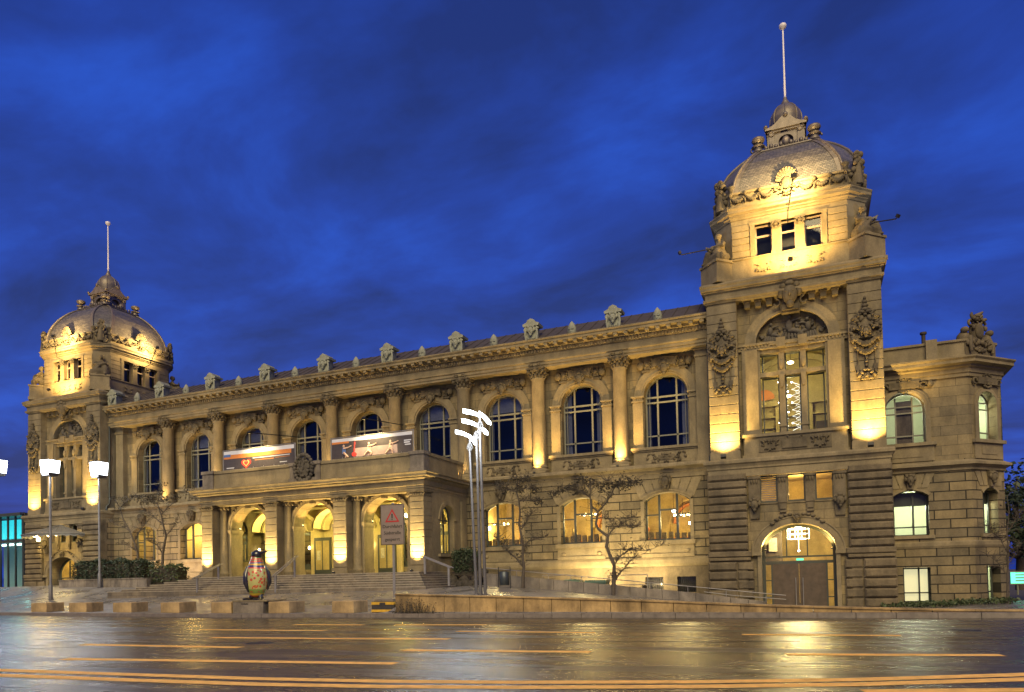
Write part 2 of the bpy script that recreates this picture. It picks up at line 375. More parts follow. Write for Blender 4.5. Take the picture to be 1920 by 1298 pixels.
    def ring(s, pin, pout, y0, y1, mi=0):              # band between two polylines in x,z with thickness
        n = len(pin); v = [(x, y0, z) for x, z in pin]+[(x, y0, z) for x, z in pout]+[(x, y1, z) for x, z in pin]+[(x, y1, z) for x, z in pout]
        fs = []
        for i in range(n-1): fs += [(i, i+1, n+i+1, n+i), (i, 2*n+i, 2*n+i+1, i+1), (n+i, n+i+1, 3*n+i+1, 3*n+i)]
        fs += [(0, n, 3*n, 2*n), (n-1, 3*n-1, 4*n-1, 2*n-1)]
        return s.add(v, fs, mi)
    def fill(s, pts, y, mi=0):
        return s.add([(x, y, z) for x, z in pts], [tuple(range(len(pts)))], mi)
    def torus(s, c, R0, r, a0=0, a1=2*math.pi, n=14, k=6, axis='y', mi=0, grow=0.0):
        pts = []; rr = []
        for i in range(n+1):
            t = i/n; a = a0+(a1-a0)*t; q = R0*(1-grow*t)
            pts.append((c[0]+q*math.cos(a), c[1], c[2]+q*math.sin(a)) if axis == 'y' else (c[0]+q*math.cos(a), c[1]+q*math.sin(a), c[2]))
            rr.append(r*(1-.5*grow*t))
        return s.tube(pts, rr, k, mi, cap=True)
    def mesh(s, name, mats):
        me = bpy.data.meshes.new(name); me.from_pydata(s.v, [], s.f)
        for m in mats: me.materials.append(MATS[m])
        me.polygons.foreach_set('material_index', s.m); me.polygons.foreach_set('use_smooth', s.sm); me.update()
        return me
WL = {}
def place(name, data, parent=None, loc=(0, 0, 0), rz=0.0):
    o = bpy.data.objects.new(name, data); C.objects.link(o)
    loc = Vector(loc)
    if parent is not None: o.parent = parent; o.location = loc-WL[parent.name]
    else: o.location = loc
    o.rotation_euler = (0, 0, rz); WL[o.name] = loc
    return o
def obj(name, mb, mats, parent=None, loc=(0, 0, 0), rz=0.0, label=None):
    if isinstance(mats, str): mats = [mats]
    me = mb if isinstance(mb, bpy.types.Mesh) else mb.mesh(name, mats)
    o = place(name, me, parent, loc, rz)
    if label: o['label'] = label
    return o
def tag(o, label, cat, group=None):
    o['label'] = label; o['category'] = cat
    if group: o['group'] = group
    return o
def thing(name, loc, label, cat, group=None):
    return tag(place(name, None, None, loc), label, cat, group)
def structure(o): o['kind'] = 'structure'; return o
def remesh(o, vs=.05, smooth=4):
    m = o.modifiers.new('r', 'REMESH'); m.mode = 'VOXEL'; m.voxel_size = vs; m.use_smooth_shade = True
    if smooth: k = o.modifiers.new('s', 'SMOOTH'); k.iterations = smooth; k.factor = .5
def copy_tree(o, loc, parent=None):
    c = o.copy(); C.objects.link(c); WL[c.name] = Vector(loc)
    c.parent = parent; c.location = Vector(loc)-(WL[parent.name] if parent else Vector())
    for ch in list(o.children): copy_tree(ch, Vector(loc)+ch.location, c)
    return c
def spot(parent, loc, to, power, col=(1, .66, .22), ang=80, blend=.6, size=.06):
    l = bpy.data.lights.new('lamp_light', 'SPOT'); l.energy = power*1.22; l.color = col; l.spot_size = R(ang); l.spot_blend = blend; l.shadow_soft_size = size
    o = bpy.data.objects.new('lamp_light', l); C.objects.link(o)
    p = Vector(loc); o.rotation_euler = (Vector(to)-p).to_track_quat('-Z', 'Y').to_euler()
    if parent is not None: o.parent = parent; o.location = p-WL[parent.name]
    else: o.location = p
    return o
def point(parent, loc, power, col=(1, .8, .4), size=.1):
    l = bpy.data.lights.new('lamp_light', 'POINT'); l.energy = power; l.color = col; l.shadow_soft_size = size
    o = bpy.data.objects.new('lamp_light', l); C.objects.link(o)
    if parent is not None: o.parent = parent; o.location = Vector(loc)-WL[parent.name]
    else: o.location = loc
    return o
def text_mesh(mb, txt, h, x, z, y, mi=0, align='CENTER'):
    cu = bpy.data.curves.new('t', 'FONT'); cu.body = txt; cu.size = h; cu.align_x = align; cu.extrude = .006; cu.resolution_u = 3
    ob = bpy.data.objects.new('t', cu); C.objects.link(ob)
    bpy.context.view_layer.update()
    me = bpy.data.meshes.new_from_object(ob.evaluated_get(bpy.context.evaluated_depsgraph_get()))
    mb.add([(v.co.x+x, y-v.co.z, v.co.y+z) for v in me.vertices], [tuple(p.vertices) for p in me.polygons], mi)
    bpy.data.objects.remove(ob); bpy.data.curves.remove(cu); bpy.data.meshes.remove(me)

# ------------------------------------------------------------------ carved ornament
def cluster(mb, cx, y, cz, w, h, d, n, seed, mi=0, sz=.09, shape='ell'):
    r = random.Random(seed)
    for i in range(n):
        while True:
            a, b = r.uniform(0, 1), r.uniform(-1, 1)
            if shape == 'rect' or a*a+b*b <= 1: break
        s = sz*r.uniform(.55, 1.25); rt = Matrix.Rotation(r.uniform(0, 3.1), 3, 'Y')
        dep = d*(.45+.55*r.random())
        for sg in (-1, 1):
            rr = rt if sg > 0 else Matrix.Rotation(-rt.to_euler().y, 3, 'Y')
            mb.ell((cx+sg*a*w, y-dep*.35, cz+b*h), (s*1.25, dep*.65, s*.7), 6, 4, mi, rr)
    return mb
def scrolls(mb, cx, y, cz, w, r0, t, mi=0):
    for sg in (-1, 1):
        a0 = math.pi/2; a1 = a0-sg*(-1)*4.6
        mb.torus((cx+sg*w, y, cz), r0, t, a0, a0+sg*4.6, 12, 5, 'y', mi, .6)
def mask_face(mb, cx, y, cz, s, mi=0):
    mb.ell((cx, y-.16*s, cz), (.26*s, .2*s, .34*s), 10, 7, mi)
    mb.ell((cx, y-.37*s, cz-.02*s), (.05*s, .07*s, .10*s), 6, 4, mi)
    for sg in (-1, 1):
        mb.ell((cx+sg*.1*s, y-.31*s, cz+.07*s), (.06*s, .05*s, .03*s), 6, 4, mi)
        mb.ell((cx+sg*.3*s, y-.12*s, cz+.1*s), (.12*s, .14*s, .2*s), 6, 4, mi)
        mb.ell((cx+sg*.22*s, y-.14*s, cz+.3*s), (.14*s, .15*s, .13*s), 6, 4, mi)
    mb.ell((cx, y-.15*s, cz+.38*s), (.2*s, .18*s, .12*s), 6, 4, mi)
    mb.ell((cx, y-.2*s, cz-.33*s), (.13*s, .12*s, .16*s), 6, 4, mi)
def garland(mb, x0, x1, y, z, sag, t, mi=0):
    n = 8
    for i in range(n+1):
        u = i/n; mb.ell((x0+(x1-x0)*u, y, z-sag*4*u*(1-u)), (t*(.7+1.2*u*(1-u)*2), t, t*(.8+u*(1-u)*2)), 6, 4, mi)

# ================================================================== the concert hall
HALL = thing('concert_hall', (-25.5, 38, 0), 'long sandstone concert hall with two domed corner towers and arcaded entrance, floodlit at dusk', 'concert hall')
YW = 38.1; YG = 37.55
BX = [-43.76+4.6*i for i in range(9)]
CXS = [-41.46+4.6*i for i in range(8)]
XL, XR = -46.95, -4.5
# ---- upper wall with nine arched openings
mb = MB()
for i, b in enumerate(BX):
    mb.arch_panel(XL if i == 0 else b-2.3, XR if i == 8 else b+2.3, 7.1, 13.1, b, 1.14, 8.2, 10.95, 1.12, YW, .5)
obj('upper_wall', mb, 'ashlar', HALL)
# ---- ground floor wall, segment-headed windows
mb = MB()
GW = [0, 1, 2, 6, 7, 8]
for i, b in enumerate(BX):
    x0, x1 = (XL if i == 0 else b-2.3), (XR if i == 8 else b+2.3)
    if i in (0, 1, 6, 7, 8): mb.arch_panel(x0, x1, 2.43, 6.5, b, 1.17, 3.3, 5.35, .42, YG, .5, 0, True)
    else: mb.box(x0, x1, YG, YG+.2, 1.9, 6.5)
obj('ground_floor_wall', mb, 'rustic', HALL)
# ---- plinth with base course
mb = MB()
mb.sweep([(XL, YG), (XR, YG)], [(0, 1.96), (.05, 1.96), (.09, 2.03), (.12, 2.1), (.12, 2.3), (.06, 2.42), (0, 2.44)])
obj('base_course', mb, 'stone', HALL)
mb = MB()
bas = [(-7.7, .47), (-6.05, .47)]
xs = sorted([(a-h, a+h) for a, h in bas])
cur = XL
for a, b in xs:
    mb.box(cur, a, YG-.02, YG+.4, -.6, 1.96); mb.box(a, b, YG-.02, YG+.4, -.6, .62); mb.box(a, b, YG-.02, YG+.4, 1.42, 1.96); cur = b
mb.box(cur, XR, YG-.02, YG+.4, -.6, 1.96)
obj('plinth_wall', mb, 'rock', HALL)
for a, b in xs:
    mb = MB()
    mb.box(a+.03, b-.03, YG+.3, YG+.34, .64, 1.4)
    o = obj('basement_window', mb, 'glass_dark', HALL)
    g = MB()
    for k in range(9): g.box(a+.08+k*(b-a-.16)/8-.012, a+.08+k*(b-a-.16)/8+.012, YG+.12, YG+.15, .62, 1.42)
    g.box(a, b, YG+.115, YG+.155, 1.0, 1.03)
    obj('window_bars', g, 'iron', o)
# ---- string course / ledge
mb = MB()
mb.sweep([(XL, YG), (XR, YG)], [(0, 6.5), (.07, 6.5), (.07, 6.74), (.12, 6.78), (.14, 6.9), (.32, 6.98), (.46, 7.02), (.46, 7.12), (.42, 7.2), (-.6, 7.22)])
obj('string_course', mb, 'stone', HALL)
# ---- entablature
mb = MB()
mb.sweep([(XL, YW), (XR, YW)], [(0, 13.03), (.78, 13.03), (.78, 13.17), (.83, 13.17), (.83, 13.31), (.9, 13.36), (.9, 13.42), (.8, 13.42), (.8, 13.78), (.87, 13.8), (.87, 14.02), (1.0, 14.05), (1.0, 14.2), (1.32, 14.2), (1.32, 14.3), (1.28, 14.32), (1.36, 14.42), (1.36, 14.47), (.9, 14.52)])
x = XL+.1
while x < XR-.1: mb.box(x, x+.09, 37.15, 37.25, 13.84, 13.98); x += .17
x = XL+.2
while x < XR-.15: mb.box(x, x+.2, 36.82, 37.12, 14.06, 14.195); x += .55
obj('entablature', mb, 'stone', HALL)
# ---- roof
mb = MB()
v = [(XL, 36.9, 14.5), (XR, 36.9, 14.5), (XR, 39.0, 15.72), (XL, 39.0, 15.72), (XR, 50, 17.2), (XL, 50, 17.2)]
mb.add(v, [(0, 1, 2, 3), (3, 2, 4, 5)])
x = XL+.3
while x < XR:
    mb.tube([(x, 36.92, 14.53), (x, 39, 15.74)], .02, 4); x += .62
obj('roof', mb, 'roof_metal', HALL)
mb = MB(); mb.box(XL, XR, 49.8, 50, -.5, 17.2); obj('rear_wall', mb, 'ashlar', HALL)
# ---- near-black box standing in for the unlit hall behind the upper windows
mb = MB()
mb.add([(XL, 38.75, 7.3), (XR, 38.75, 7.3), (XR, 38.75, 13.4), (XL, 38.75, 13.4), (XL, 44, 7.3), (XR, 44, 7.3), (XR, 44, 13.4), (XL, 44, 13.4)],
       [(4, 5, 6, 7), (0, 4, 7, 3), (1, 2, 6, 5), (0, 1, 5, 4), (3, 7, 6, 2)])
obj('upper_hall', mb, 'unlit_room_black', HALL)
# ---- one upper window, its trim, sill; copied bay by bay
def upper_window():
    f = MB(); y = YW+.42
    f.ring(f.arc(0, 10.95, 1.06, 1.04), f.arc(0, 10.95, 1.14, 1.12), y, y+.08)
    for sx in (-1, 1):
        f.box(sx*1.1-.04, sx*1.1+.04, y, y+.08, 8.2, 10.95)
        f.box(sx*.5-.045, sx*.5+.045, y-.01, y+.07, 8.2, 11.9)
        f.box(sx*.94-.015, sx*.94+.015, y+.01, y+.06, 8.2, 11.4)
    f.box(-1.1, 1.1, y-.02, y+.06, 10.9, 10.99); f.box(-1.1, 1.1, y-.02, y+.06, 10.62, 10.70); f.box(-1.1, 1.1, y-.01, y+.07, 8.85, 8.92); f.box(-1.1, 1.1, y-.01, y+.07, 8.2, 8.28)
    g = MB(); g.fill([(-1.1, 8.22), (1.1, 8.22)]+[(a, b) for a, b in reversed(g.arc(0, 10.95, 1.1, 1.08))], y+.04)
    return f.mesh('window', ['frame_grey']), g.mesh('glass', ['glass_dark'])
wf, wg = upper_window()
def arch_trim():
    t = MB()
    t.ring(t.arc(0, 10.95, 1.14, 1.12), t.arc(0, 10.95, 1.24, 1.22), YW-.07, YW+.01)
    t.ring(t.arc(0, 10.95, 1.24, 1.22), t.arc(0, 10.95, 1.31, 1.29), YW-.12, YW+.01)
    t.ring(t.arc(0, 10.95, 1.31, 1.29), t.arc(0, 10.95, 1.64, 1.62), YW-.09, YW+.01)
    for sx in (-1, 1):
        a, b = (1.2, 1.74) if sx > 0 else (-1.74, -1.2)
        t.box(a, b, YW-.1, YW+.01, 8.2, 10.66)
        t.box(a-.05, b+.05, YW-.15, YW+.01, 10.66, 10.74); t.box(a, b, YW-.11, YW+.01, 10.74, 10.86); t.box(a-.04, b+.04, YW-.14, YW+.01, 10.86, 10.9); t.box(a-.08, b+.08, YW-.2, YW+.01, 10.9, 10.98)
        for k in range(5): t.box(a+.04+k*.105, a+.09+k*.105, YW-.14, YW-.1, 10.76, 10.85)
    return t.mesh('arch_trim', ['stone'])
atm = arch_trim()
def sill_block():
    t = MB()
    t.box(-1.82, 1.82, YW-.36, YW+.3, 8.06, 8.2); t.box(-1.76, 1.76, YW-.28, YW+.01, 7.98, 8.06); t.box(-1.72, 1.72, YW-.22, YW+.01, 7.24, 7.98)
    t.box(-1.1, 1.1, YW-.24, YW-.2, 7.36, 7.9)
    return t.mesh('window_sill', ['stone'])
sbm = sill_block()
def sill_relief():
    t = MB(); t.box(-.42, .42, YW-.28, YW-.24, 7.5, 7.76)
    cluster(t, 0, YW-.24, 7.63, 1.0, .22, .1, 26, 3, 0, .07, 'rect'); scrolls(t, 0, YW-.27, 7.63, .62, .13, .03)
    return t.mesh('sill_relief', ['carved'])
srm = sill_relief()
def cartouche(txt=None):
    t = MB(); y = YW-.1
    t.slab([(-.62, 12.44), (.62, 12.44), (.66, 12.78), (.4, 12.84), (0, 12.9), (-.4, 12.84), (-.66, 12.78)], y-.16, y+.12)
    if txt: text_mesh(t, txt, .25, 0, 12.56, y-.17)
    else: cluster(t, 0, y-.1, 12.66, .55, .14, .12, 12, 5, 0, .05)
    for sg in (-1, 1):
        t.box(sg*.9-.16, sg*.9+.16, y-.06, y+.12, 12.34, 12.8); t.ell((sg*.9, y-.08, 12.58), (.11, .08, .11), 8, 5)
        t.box(sg*.98-.22, sg*.98+.22, y-.05, y+.12, 12.2, 12.3)
        t.torus((sg*.68, y-.14, 12.72), .11, .035, 1.5, 1.5+sg*4.4, 10, 5, 'y', 0, .5)
    cluster(t, 0, y-.02, 12.55, 1.42, .24, .2, 16, 12, 0, .09)
    for sg in (-1, 1): t.ell((sg*1.25, y-.05, 12.55), (.2, .15, .22), 8, 5)
    mask_face(t, 0, y-.08, 12.26, .75); scrolls(t, 0, y-.12, 12.1, .2, .1, .03)
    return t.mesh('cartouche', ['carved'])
cart = {None: cartouche(), 8: cartouche('BRUCKNER')}
def curtain_mesh(seed):
    r = random.Random(seed); t = MB(); y = YW+.6
    for sx in (-1, 1):
        w_ = r.uniform(.2, .42); pts = [(sx*(1.12-w_*i/10), y+.035*math.sin(i*2.1+seed)) for i in range(11)]
        v = [(x, yy, z) for x, yy in pts for z in (8.25, 11.9)]; t.add(v, [(2*i, 2*i+2, 2*i+3, 2*i+1) for i in range(10)], 0, True)
    if seed % 3 == 0: t.box(-1.1, 1.1, y-.06, y-.03, r.uniform(10.9, 11.4), 12.0)
    return t.mesh('curtain', ['curtain_grey'])
cums = [curtain_mesh(k) for k in range(4)]
for i, b in enumerate(BX):
    o = obj('window', wf, None, HALL, (b, 0, 0)); obj('curtain', cums[(i*3+1) % 4], None, o, (b, 0, 0)); obj('glass', wg, None, o, (b, 0, 0))
    obj('arch_trim', atm, None, HALL, (b, 0, 0))
    s = obj('window_sill', sbm, None, HALL, (b, 0, 0)); obj('sill_relief', srm, None, s, (b, 0, 0))
    obj('cartouche', cart.get(i, cart[None]), None, HALL, (b, 0, 0), label='name cartouche reading BRUCKNER above the arched window' if i == 8 else None)
# ---- columns
def column_mesh():
    t = MB()
    t.box(-.5, .5, -.5, .5, 7.215, 7.33)
    t.lathe((0, 0, 0), [(.5, 7.33), (.52, 7.38), (.5, 7.45), (.43, 7.47), (.42, 7.52), (.47, 7.56), (.46, 7.62), (.395, 7.66), (.385, 7.75), (.385, 9.2), (.355, 12.4), (.40, 12.44), (.40, 12.5), (.36, 12.52)], 28)
    return t.mesh('column', ['stone'])
def capital_mesh():
    t = MB()
    t.lathe((0, 0, 0), [(.36, 12.5), (.37, 12.7), (.45, 12.86), (.5, 12.95)], 20)
    for k in range(12):
        a = k*math.pi/6
        t.ell((.4*math.cos(a), .4*math.sin(a), 12.63), (.09, .09, .15), 6, 4)
        t.ell((.46*math.cos(a+.26), .46*math.sin(a+.26), 12.78), (.08, .08, .1), 6, 4)
    for sx in (-1, 1):
        for sy in (-1, 1):
            t.torus((sx*.42, sy*.42, 12.83), .1, .045, 0, 6.2, 10, 5, 'y', 0, .4); t.ell((sx*.43, sy*.43, 12.83), .1, 7, 5)
    t.ell((0, -.5, 12.93), (.14, .12, .16), 8, 5)
    for k in range(5): t.ell((-.2+.1*k, -.5, 12.86), (.06, .06, .06), 6, 4)
    t.box(-.52, .52, -.52, .45, 12.94, 13.03)
    t.torus((-.24, -.5, 13.1), .14, .05, .5, 5.5, 10, 5, 'y', 0, .3); t.torus((.24, -.5, 13.1), .14, .05, 2.6, -2.4, 10, 5, 'y', 0, .3)
    return t.mesh('capital', ['carved'])
cm, pm = column_mesh(), capital_mesh()
for x in CXS:
    o = obj('column', cm, None, HALL, (x, 37.62, 0)); obj('capital', pm, None, o, (x, 37.62, 0))
# corner pilasters and downpipes
for x in (-46.35, -4.98):
    t = MB(); t.box(x-.36, x+.36, 37.72, YW+.01, 7.22, 12.6); t.box(x-.42, x+.42, 37.66, YW+.01, 12.6, 12.7); t.box(x-.38, x+.38, 37.7, YW+.01, 12.7, 12.95); t.box(x-.46, x+.46, 37.62, YW+.01, 12.95, 13.03); t.box(x-.43, x+.43, 37.65, YW+.01, 7.22, 7.6)
    obj('corner_pilaster', t, 'stone', HALL)
for x, z1 in ((-46.82, 14.0), (-4.64, 14.0)):
    t = MB(); t.tube([(x, 37.2, z1), (x, 37.5, z1-.5), (x, 37.62, z1-1)], .06, 8); t.tube([(x, 37.3, z1-.9), (x, 37.25, 7.5), (x, 37.0, 7.3), (x, 37.0, 6.9), (x, 37.3, 6.6), (x, 37.33, .2)], .065, 8)
    for z in (3.6, 5.4, 9, 11): t.tube([(x, 37.3, z), (x, 37.3, z+.06)], .085, 8)
    obj('downpipe', t, 'pipe', HALL)
# ---- ground-floor windows
def gf_window(hw=1.17, z0=3.3, sp=5.35, rise=.42, y=YG+.42):
    f = MB()
    f.ring(f.segarc(0, sp, hw-.07, rise), [(a*hw/(hw-.07), b+.05) for a, b in f.segarc(0, sp, hw-.07, rise)], y, y+.09)
    for sx in (-1, 1):
        f.box(sx*(hw-.04)-.04, sx*(hw-.04)+.04, y, y+.09, z0, sp+.03); f.box(sx*.46-.055, sx*.46+.055, y-.02, y+.08, z0, sp+rise-.06)
    f.box(-hw, hw, y, y+.09, z0, z0+.1); f.box(-.46, .46, y-.01, y+.08, 4.86, 4.95)
    f.box(-hw, -.46, y, y+.08, 4.62, 4.69); f.box(.46, hw, y, y+.08, 4.62, 4.69)
    g = MB(); g.fill([(-hw, z0+.02), (hw, z0+.02)]+list(reversed(g.segarc(0, sp, hw-.02, rise))), y+.045)
    return f.mesh('window', ['frame_dark']), g.mesh('glass', ['glass'])
gf, gg = gf_window()
def gf_trim():
    t = MB(); a = t.segarc(0, 5.35, 1.17, .42)
    def off(k): return [(x*(1+k/1.17), z+k*.9) for x, z in a]
    t.ring(off(.0), off(.1), YG-.05, YG+.01); t.ring(off(.1), off(.17), YG-.09, YG+.01)
    for sx in (-1, 1):
        x0, x1 = sorted((sx*1.17, sx*1.34)); t.box(x0, x1, YG-.05, YG+.01, 3.3, 5.36)
    t.box(-1.42, 1.42, YG-.16, YG+.3, 3.08, 3.3); t.box(-1.34, 1.34, YG-.05, YG+.01, 2.43, 3.08); t.box(-1.34, 1.34, YG-.1, YG+.01, 2.43, 2.62)
    for sx in (-1, 1): t.ell((sx*1.0, YG-.06, 2.75), (.14, .06, .1), 10, 6)
    return t.mesh('window_surround', ['stone'])
gtm = gf_trim()
def keystone():
    t = MB(); t.slab([(-.16, 5.9), (.16, 5.9), (.28, 6.5), (-.28, 6.5)], YG-.24, YG+.01)
    mask_face(t, 0, YG-.16, 6.28, .8)
    return t.mesh('keystone', ['carved'])
def vouss():
    t = MB()
    for k in (-3, -2, -1, 1, 2, 3):
        a0 = k*.40-.18; a1 = k*.40+.18
        s0 = 5.36+.42*(1-(a0/1.3)**2)+.18; s1 = 5.36+.42*(1-(a1/1.3)**2)+.18
        t.slab([(a0, s0), (a1, s1), (a1*1.32, 6.46), (a0*1.32, 6.46)], YG-.035, YG+.01)
    return t.mesh('voussoirs', ['stone'])
ksm, vsm = keystone(), vouss()
for i in (0, 1, 6, 7, 8):
    b = BX[i]
    o = obj('window', gf, None, HALL, (b, 0, 0)); obj('glass', gg, None, o, (b, 0, 0))
    s = obj('window_surround', gtm, None, HALL, (b, 0, 0)); obj('keystone', ksm, None, s, (b, 0, 0)); obj('voussoirs', vsm, None, s, (b, 0, 0))
# ---- lit rooms on the ground floor
def room(name, x0, x1, y0, y1, z0, z1, m, extra=None, floor='door_wood'):
    t = MB()
    t.add([(x0, y0, z0), (x1, y0, z0), (x1, y0, z1), (x0, y0, z1), (x0, y1, z0), (x1, y1, z0), (x1, y1, z1), (x0, y1, z1)],
          [(4, 5, 6, 7), (0, 4, 7, 3), (1, 2, 6, 5), (3, 7, 6, 2)])
    t.add([(x0, y0, z0), (x1, y0, z0), (x1, y1, z0), (x0, y1, z0)], [(0, 1, 2, 3)], 1)
    if extra: extra(t)
    return obj(name, t, [m, floor, 'banner_orange', 'books'], HALL)
def restaurant(t):
    for b in (-16.2, -11.6, -7.0):
        for k, r in enumerate((1.45, 1.15)):
            t.ring(t.arc(b+.6, 4.5, r-.12, r-.1), t.arc(b+.6, 4.5, r, r), 43.0-.14*(k+1), 43.1, 2 if k else 0)
        for sx in (-1.6, 1.6): t.box(b+.6+sx-.22, b+.6+sx+.22, 42.7, 43.1, 2.5, 4.5, 0)
        t.box(b+.6-2.3, b+.6+2.3, 42.9, 43.05, 2.5, 3.7, 2)
    x = -18
    while x < -5:
        t.box(x, x+.22, 38.75, 38.95, 3.0, 3.72+.14*rnd.random(), 3); x += .34
    for k in range(60):
        t.ell((rnd.uniform(-18, -5), rnd.uniform(39.5, 42.6), rnd.uniform(3.0, 4.1)), (.06, .06, rnd.uniform(.1, .35)), 5, 4, rnd.choice((0, 2, 3)))
room('restaurant_room', -18.3, -4.7, 38.3, 43.1, 2.5, 6.4, 'interior_wall', restaurant)
room('office_room', -46.8, -36.8, 38.3, 41, 2.5, 6.4, 'interior_pale')
# ================================================================== portico
PX = [-32.92, -28.2, -23.55, -18.8]; PA = [-30.5, -25.9, -21.2]
PY = 33.45
mb = MB()
for i, a in enumerate(PA):
    x0 = PX[i]-.1 if i else PX[0]-.42; x1 = PX[i+1]-.1 if i < 2 else PX[3]+.42
    mb.arch_panel(x0, x1, 1.9, 6.2, a, 1.38, 1.96, 4.72, 1.34, PY, .85)
for a, b in ((PX[0]-.42, PX[0]-.42+.01),): pass
obj('portico_arcade', mb, 'ashlar', HALL)
# side walls of the portico, each with an arched window
for k, (xx, ang) in enumerate(((PX[3]+.42, math.pi/2), (PX[0]-.42, -math.pi/2))):
    t = MB().frame((xx, PY if k == 0 else 37.6, 0), ang)
    t.arch_panel(0, 37.6-PY, 1.9, 6.2, 1.7 if k == 0 else 2.45, .8, 2.9, 4.75, .8, 0, .4)
    a = 1.7 if k == 0 else 2.45
    t.ring(t.arc(a, 4.75, .8, .8), t.arc(a, 4.75, 1.02, 1.02), -.08, .01); t.box(a-1.1, a+1.1, -.14, .01, 2.75, 2.9)
    t.box(.3 if k else 3.25, .9 if k else 3.8, -.12, .01, 1.95, 5.9)
    obj('portico_side_wall', t, 'stone', HALL)
    f = MB().frame((xx, PY if k == 0 else 37.6, 0), ang)
    f.ring(f.arc(a, 4.75, .73, .73), f.arc(a, 4.75, .8, .8), .3, .37)
    for u in (-.77, .77): f.box(a+u-.03, a+u+.03, .3, .37, 2.9, 4.75)
    f.box(a+.1, a+.18, .3, .37, 2.9, 5.5); f.box(a-.8, a+.8, .29, .36, 4.7, 4.78); f.box(a-.8, a+.8, .29, .36, 2.9, 2.97)
    o = obj('window', f, 'frame_dark', HALL)
    g = MB().frame((xx, PY if k == 0 else 37.6, 0), ang); g.fill([(a-.78, 2.92), (a+.78, 2.92)]+list(reversed(g.arc(a, 4.75, .78, .78))), .33); obj('glass', g, 'glass', o)
    if k == 0:
        g = MB().frame((xx, PY, 0), ang); g.box(a-.62, a-.02, .42, .44, 2.95, 3.9); g.box(a-.5, a-.14, .41, .42, 3.1, 3.7, 1)
        obj('window_poster', g, ['poster', 'banner_white'], o)
# arch trims with carved crown
def p_trim():
    t = MB()
    t.ring(t.arc(0, 4.72, 1.38, 1.34), t.arc(0, 4.72, 1.46, 1.42), PY-.06, PY+.01); t.ring(t.arc(0, 4.72, 1.46, 1.42), t.arc(0, 4.72, 1.62, 1.57), PY-.12, PY+.01)
    for sx in (-1, 1):
        a, b = sorted((sx*1.34, sx*1.72))
        t.box(a, b, PY-.08, PY+.85, 1.96, 4.56); t.box(a-.06, b+.06, PY-.16, PY+.88, 4.56, 4.72); t.box(a-.03, b+.03, PY-.12, PY+.86, 4.48, 4.56); t.box(a-.04, b+.04, PY-.12, PY+.85, 1.95, 2.2)
    return t.mesh('arch_trim', ['stone'])
def p_crown():
    t = MB()
    for sg in (-1, 1):
        for k in range(6):
            a = math.pi/2-sg*(.12+.13*k); t.ell((1.56*math.cos(a), PY-.1, 4.72+1.54*math.sin(a)), (.1, .1, .08), 6, 4)
    t.box(-.14, .14, PY-.22, PY+.01, 5.95, 6.3); t.torus((0, PY-.2, 6.2), .12, .04, -.5, 3.6, 10, 5)
    return t.mesh('carved_crown', ['carved'])
ptm, pcm = p_trim(), p_crown()
for a in PA:
    o = obj('arch_trim', ptm, None, HALL, (a, 0, 0)); obj('carved_crown', pcm, None, o, (a, 0, 0))
# piers with banded rustication, flanked by half columns
def pier_mesh(w=.84):
    t = MB(); h = w/2
    t.box(-h-.08, h+.08, 32.48, 33.45, 1.95, 2.28); t.box(-h+.03, h-.03, 32.62, 33.45, 2.28, 5.84)
    z = 2.3
    while z < 5.7: t.tbox(-h, h, 32.58, 33.44, z, min(z+.345, 5.84), .025); z += .365
    return t.mesh('pier', ['stone'])
def pier_cap(w=.84):
    t = MB(); h = w/2
    t.box(-h-.03, h+.03, 32.54, 33.45, 5.84, 5.9); t.box(-h, h, 32.58, 33.45, 5.9, 6.06); t.box(-h-.1, h+.1, 32.46, 33.45, 6.06, 6.15)
    for sx in (-1, 1): t.torus((sx*(h-.02), 32.54, 5.98), .1, .045, 0, 6.2, 10, 5, 'y', 0, .4)
    for k in range(5): t.ell((-h+.14+k*(w-.28)/4, 32.56, 5.96), (.07, .05, .08), 6, 4)
    return t.mesh('capital', ['carved'])
def half_col():
    t = MB()
    t.lathe((0, 0, 0), [(.3, 1.95), (.3, 2.1), (.32, 2.14), (.3, 2.22), (.26, 2.26), (.245, 2.4), (.245, 3.6), (.225, 5.8), (.26, 5.84), (.225, 5.88)], 20)
    t.lathe((0, 0, 0), [(.225, 5.86), (.26, 5.98), (.33, 6.08), (.33, 6.15)], 20)
    for k in range(10): t.ell((.31*math.cos(k*.628), .31*math.sin(k*.628), 5.97), (.07, .07, .08), 6, 4)
    return t.mesh('half_column', ['stone'])
pim, pkm, hcm = pier_mesh(), pier_cap(), half_col()
for i, x in enumerate(PX):
    o = obj('pier', pim, None, HALL, (x, 0, 0)); obj('capital', pkm, None, o, (x, 0, 0))
    for sx in (-1, 1):
        if (i == 0 and sx < 0) or (i == 3 and sx > 0): continue
        obj('half_column', hcm, None, HALL, (x+sx*.64, 33.3, 0))
# portico entablature around three sides
PXL, PXR = PX[0]-.42, PX[3]+.42
pp = [(PXL, 37.8), (PXL, 32.58), (PXR, 32.58), (PXR, 37.8)]
mb = MB(); mb.sweep(pp, [(0, 6.15), (.02, 6.15), (.02, 6.26), (.06, 6.26), (.06, 6.36), (.12, 6.4), (.04, 6.42), (.04, 6.66), (.12, 6.7), (.2, 6.76), (.2, 6.82), (.42, 6.84), (.42, 6.94), (.5, 7.02), (.5, 7.06), (.0, 7.12), (-.3, 7.12)])
obj('portico_entablature', mb, 'stone', HALL)
mb = MB(); mb.prism([(PXL+.2, 32.8), (PXR-.2, 32.8), (PXR-.2, 38), (PXL+.2, 38)], 6.12, 7.1); obj('balcony_floor', mb, 'stone', HALL)
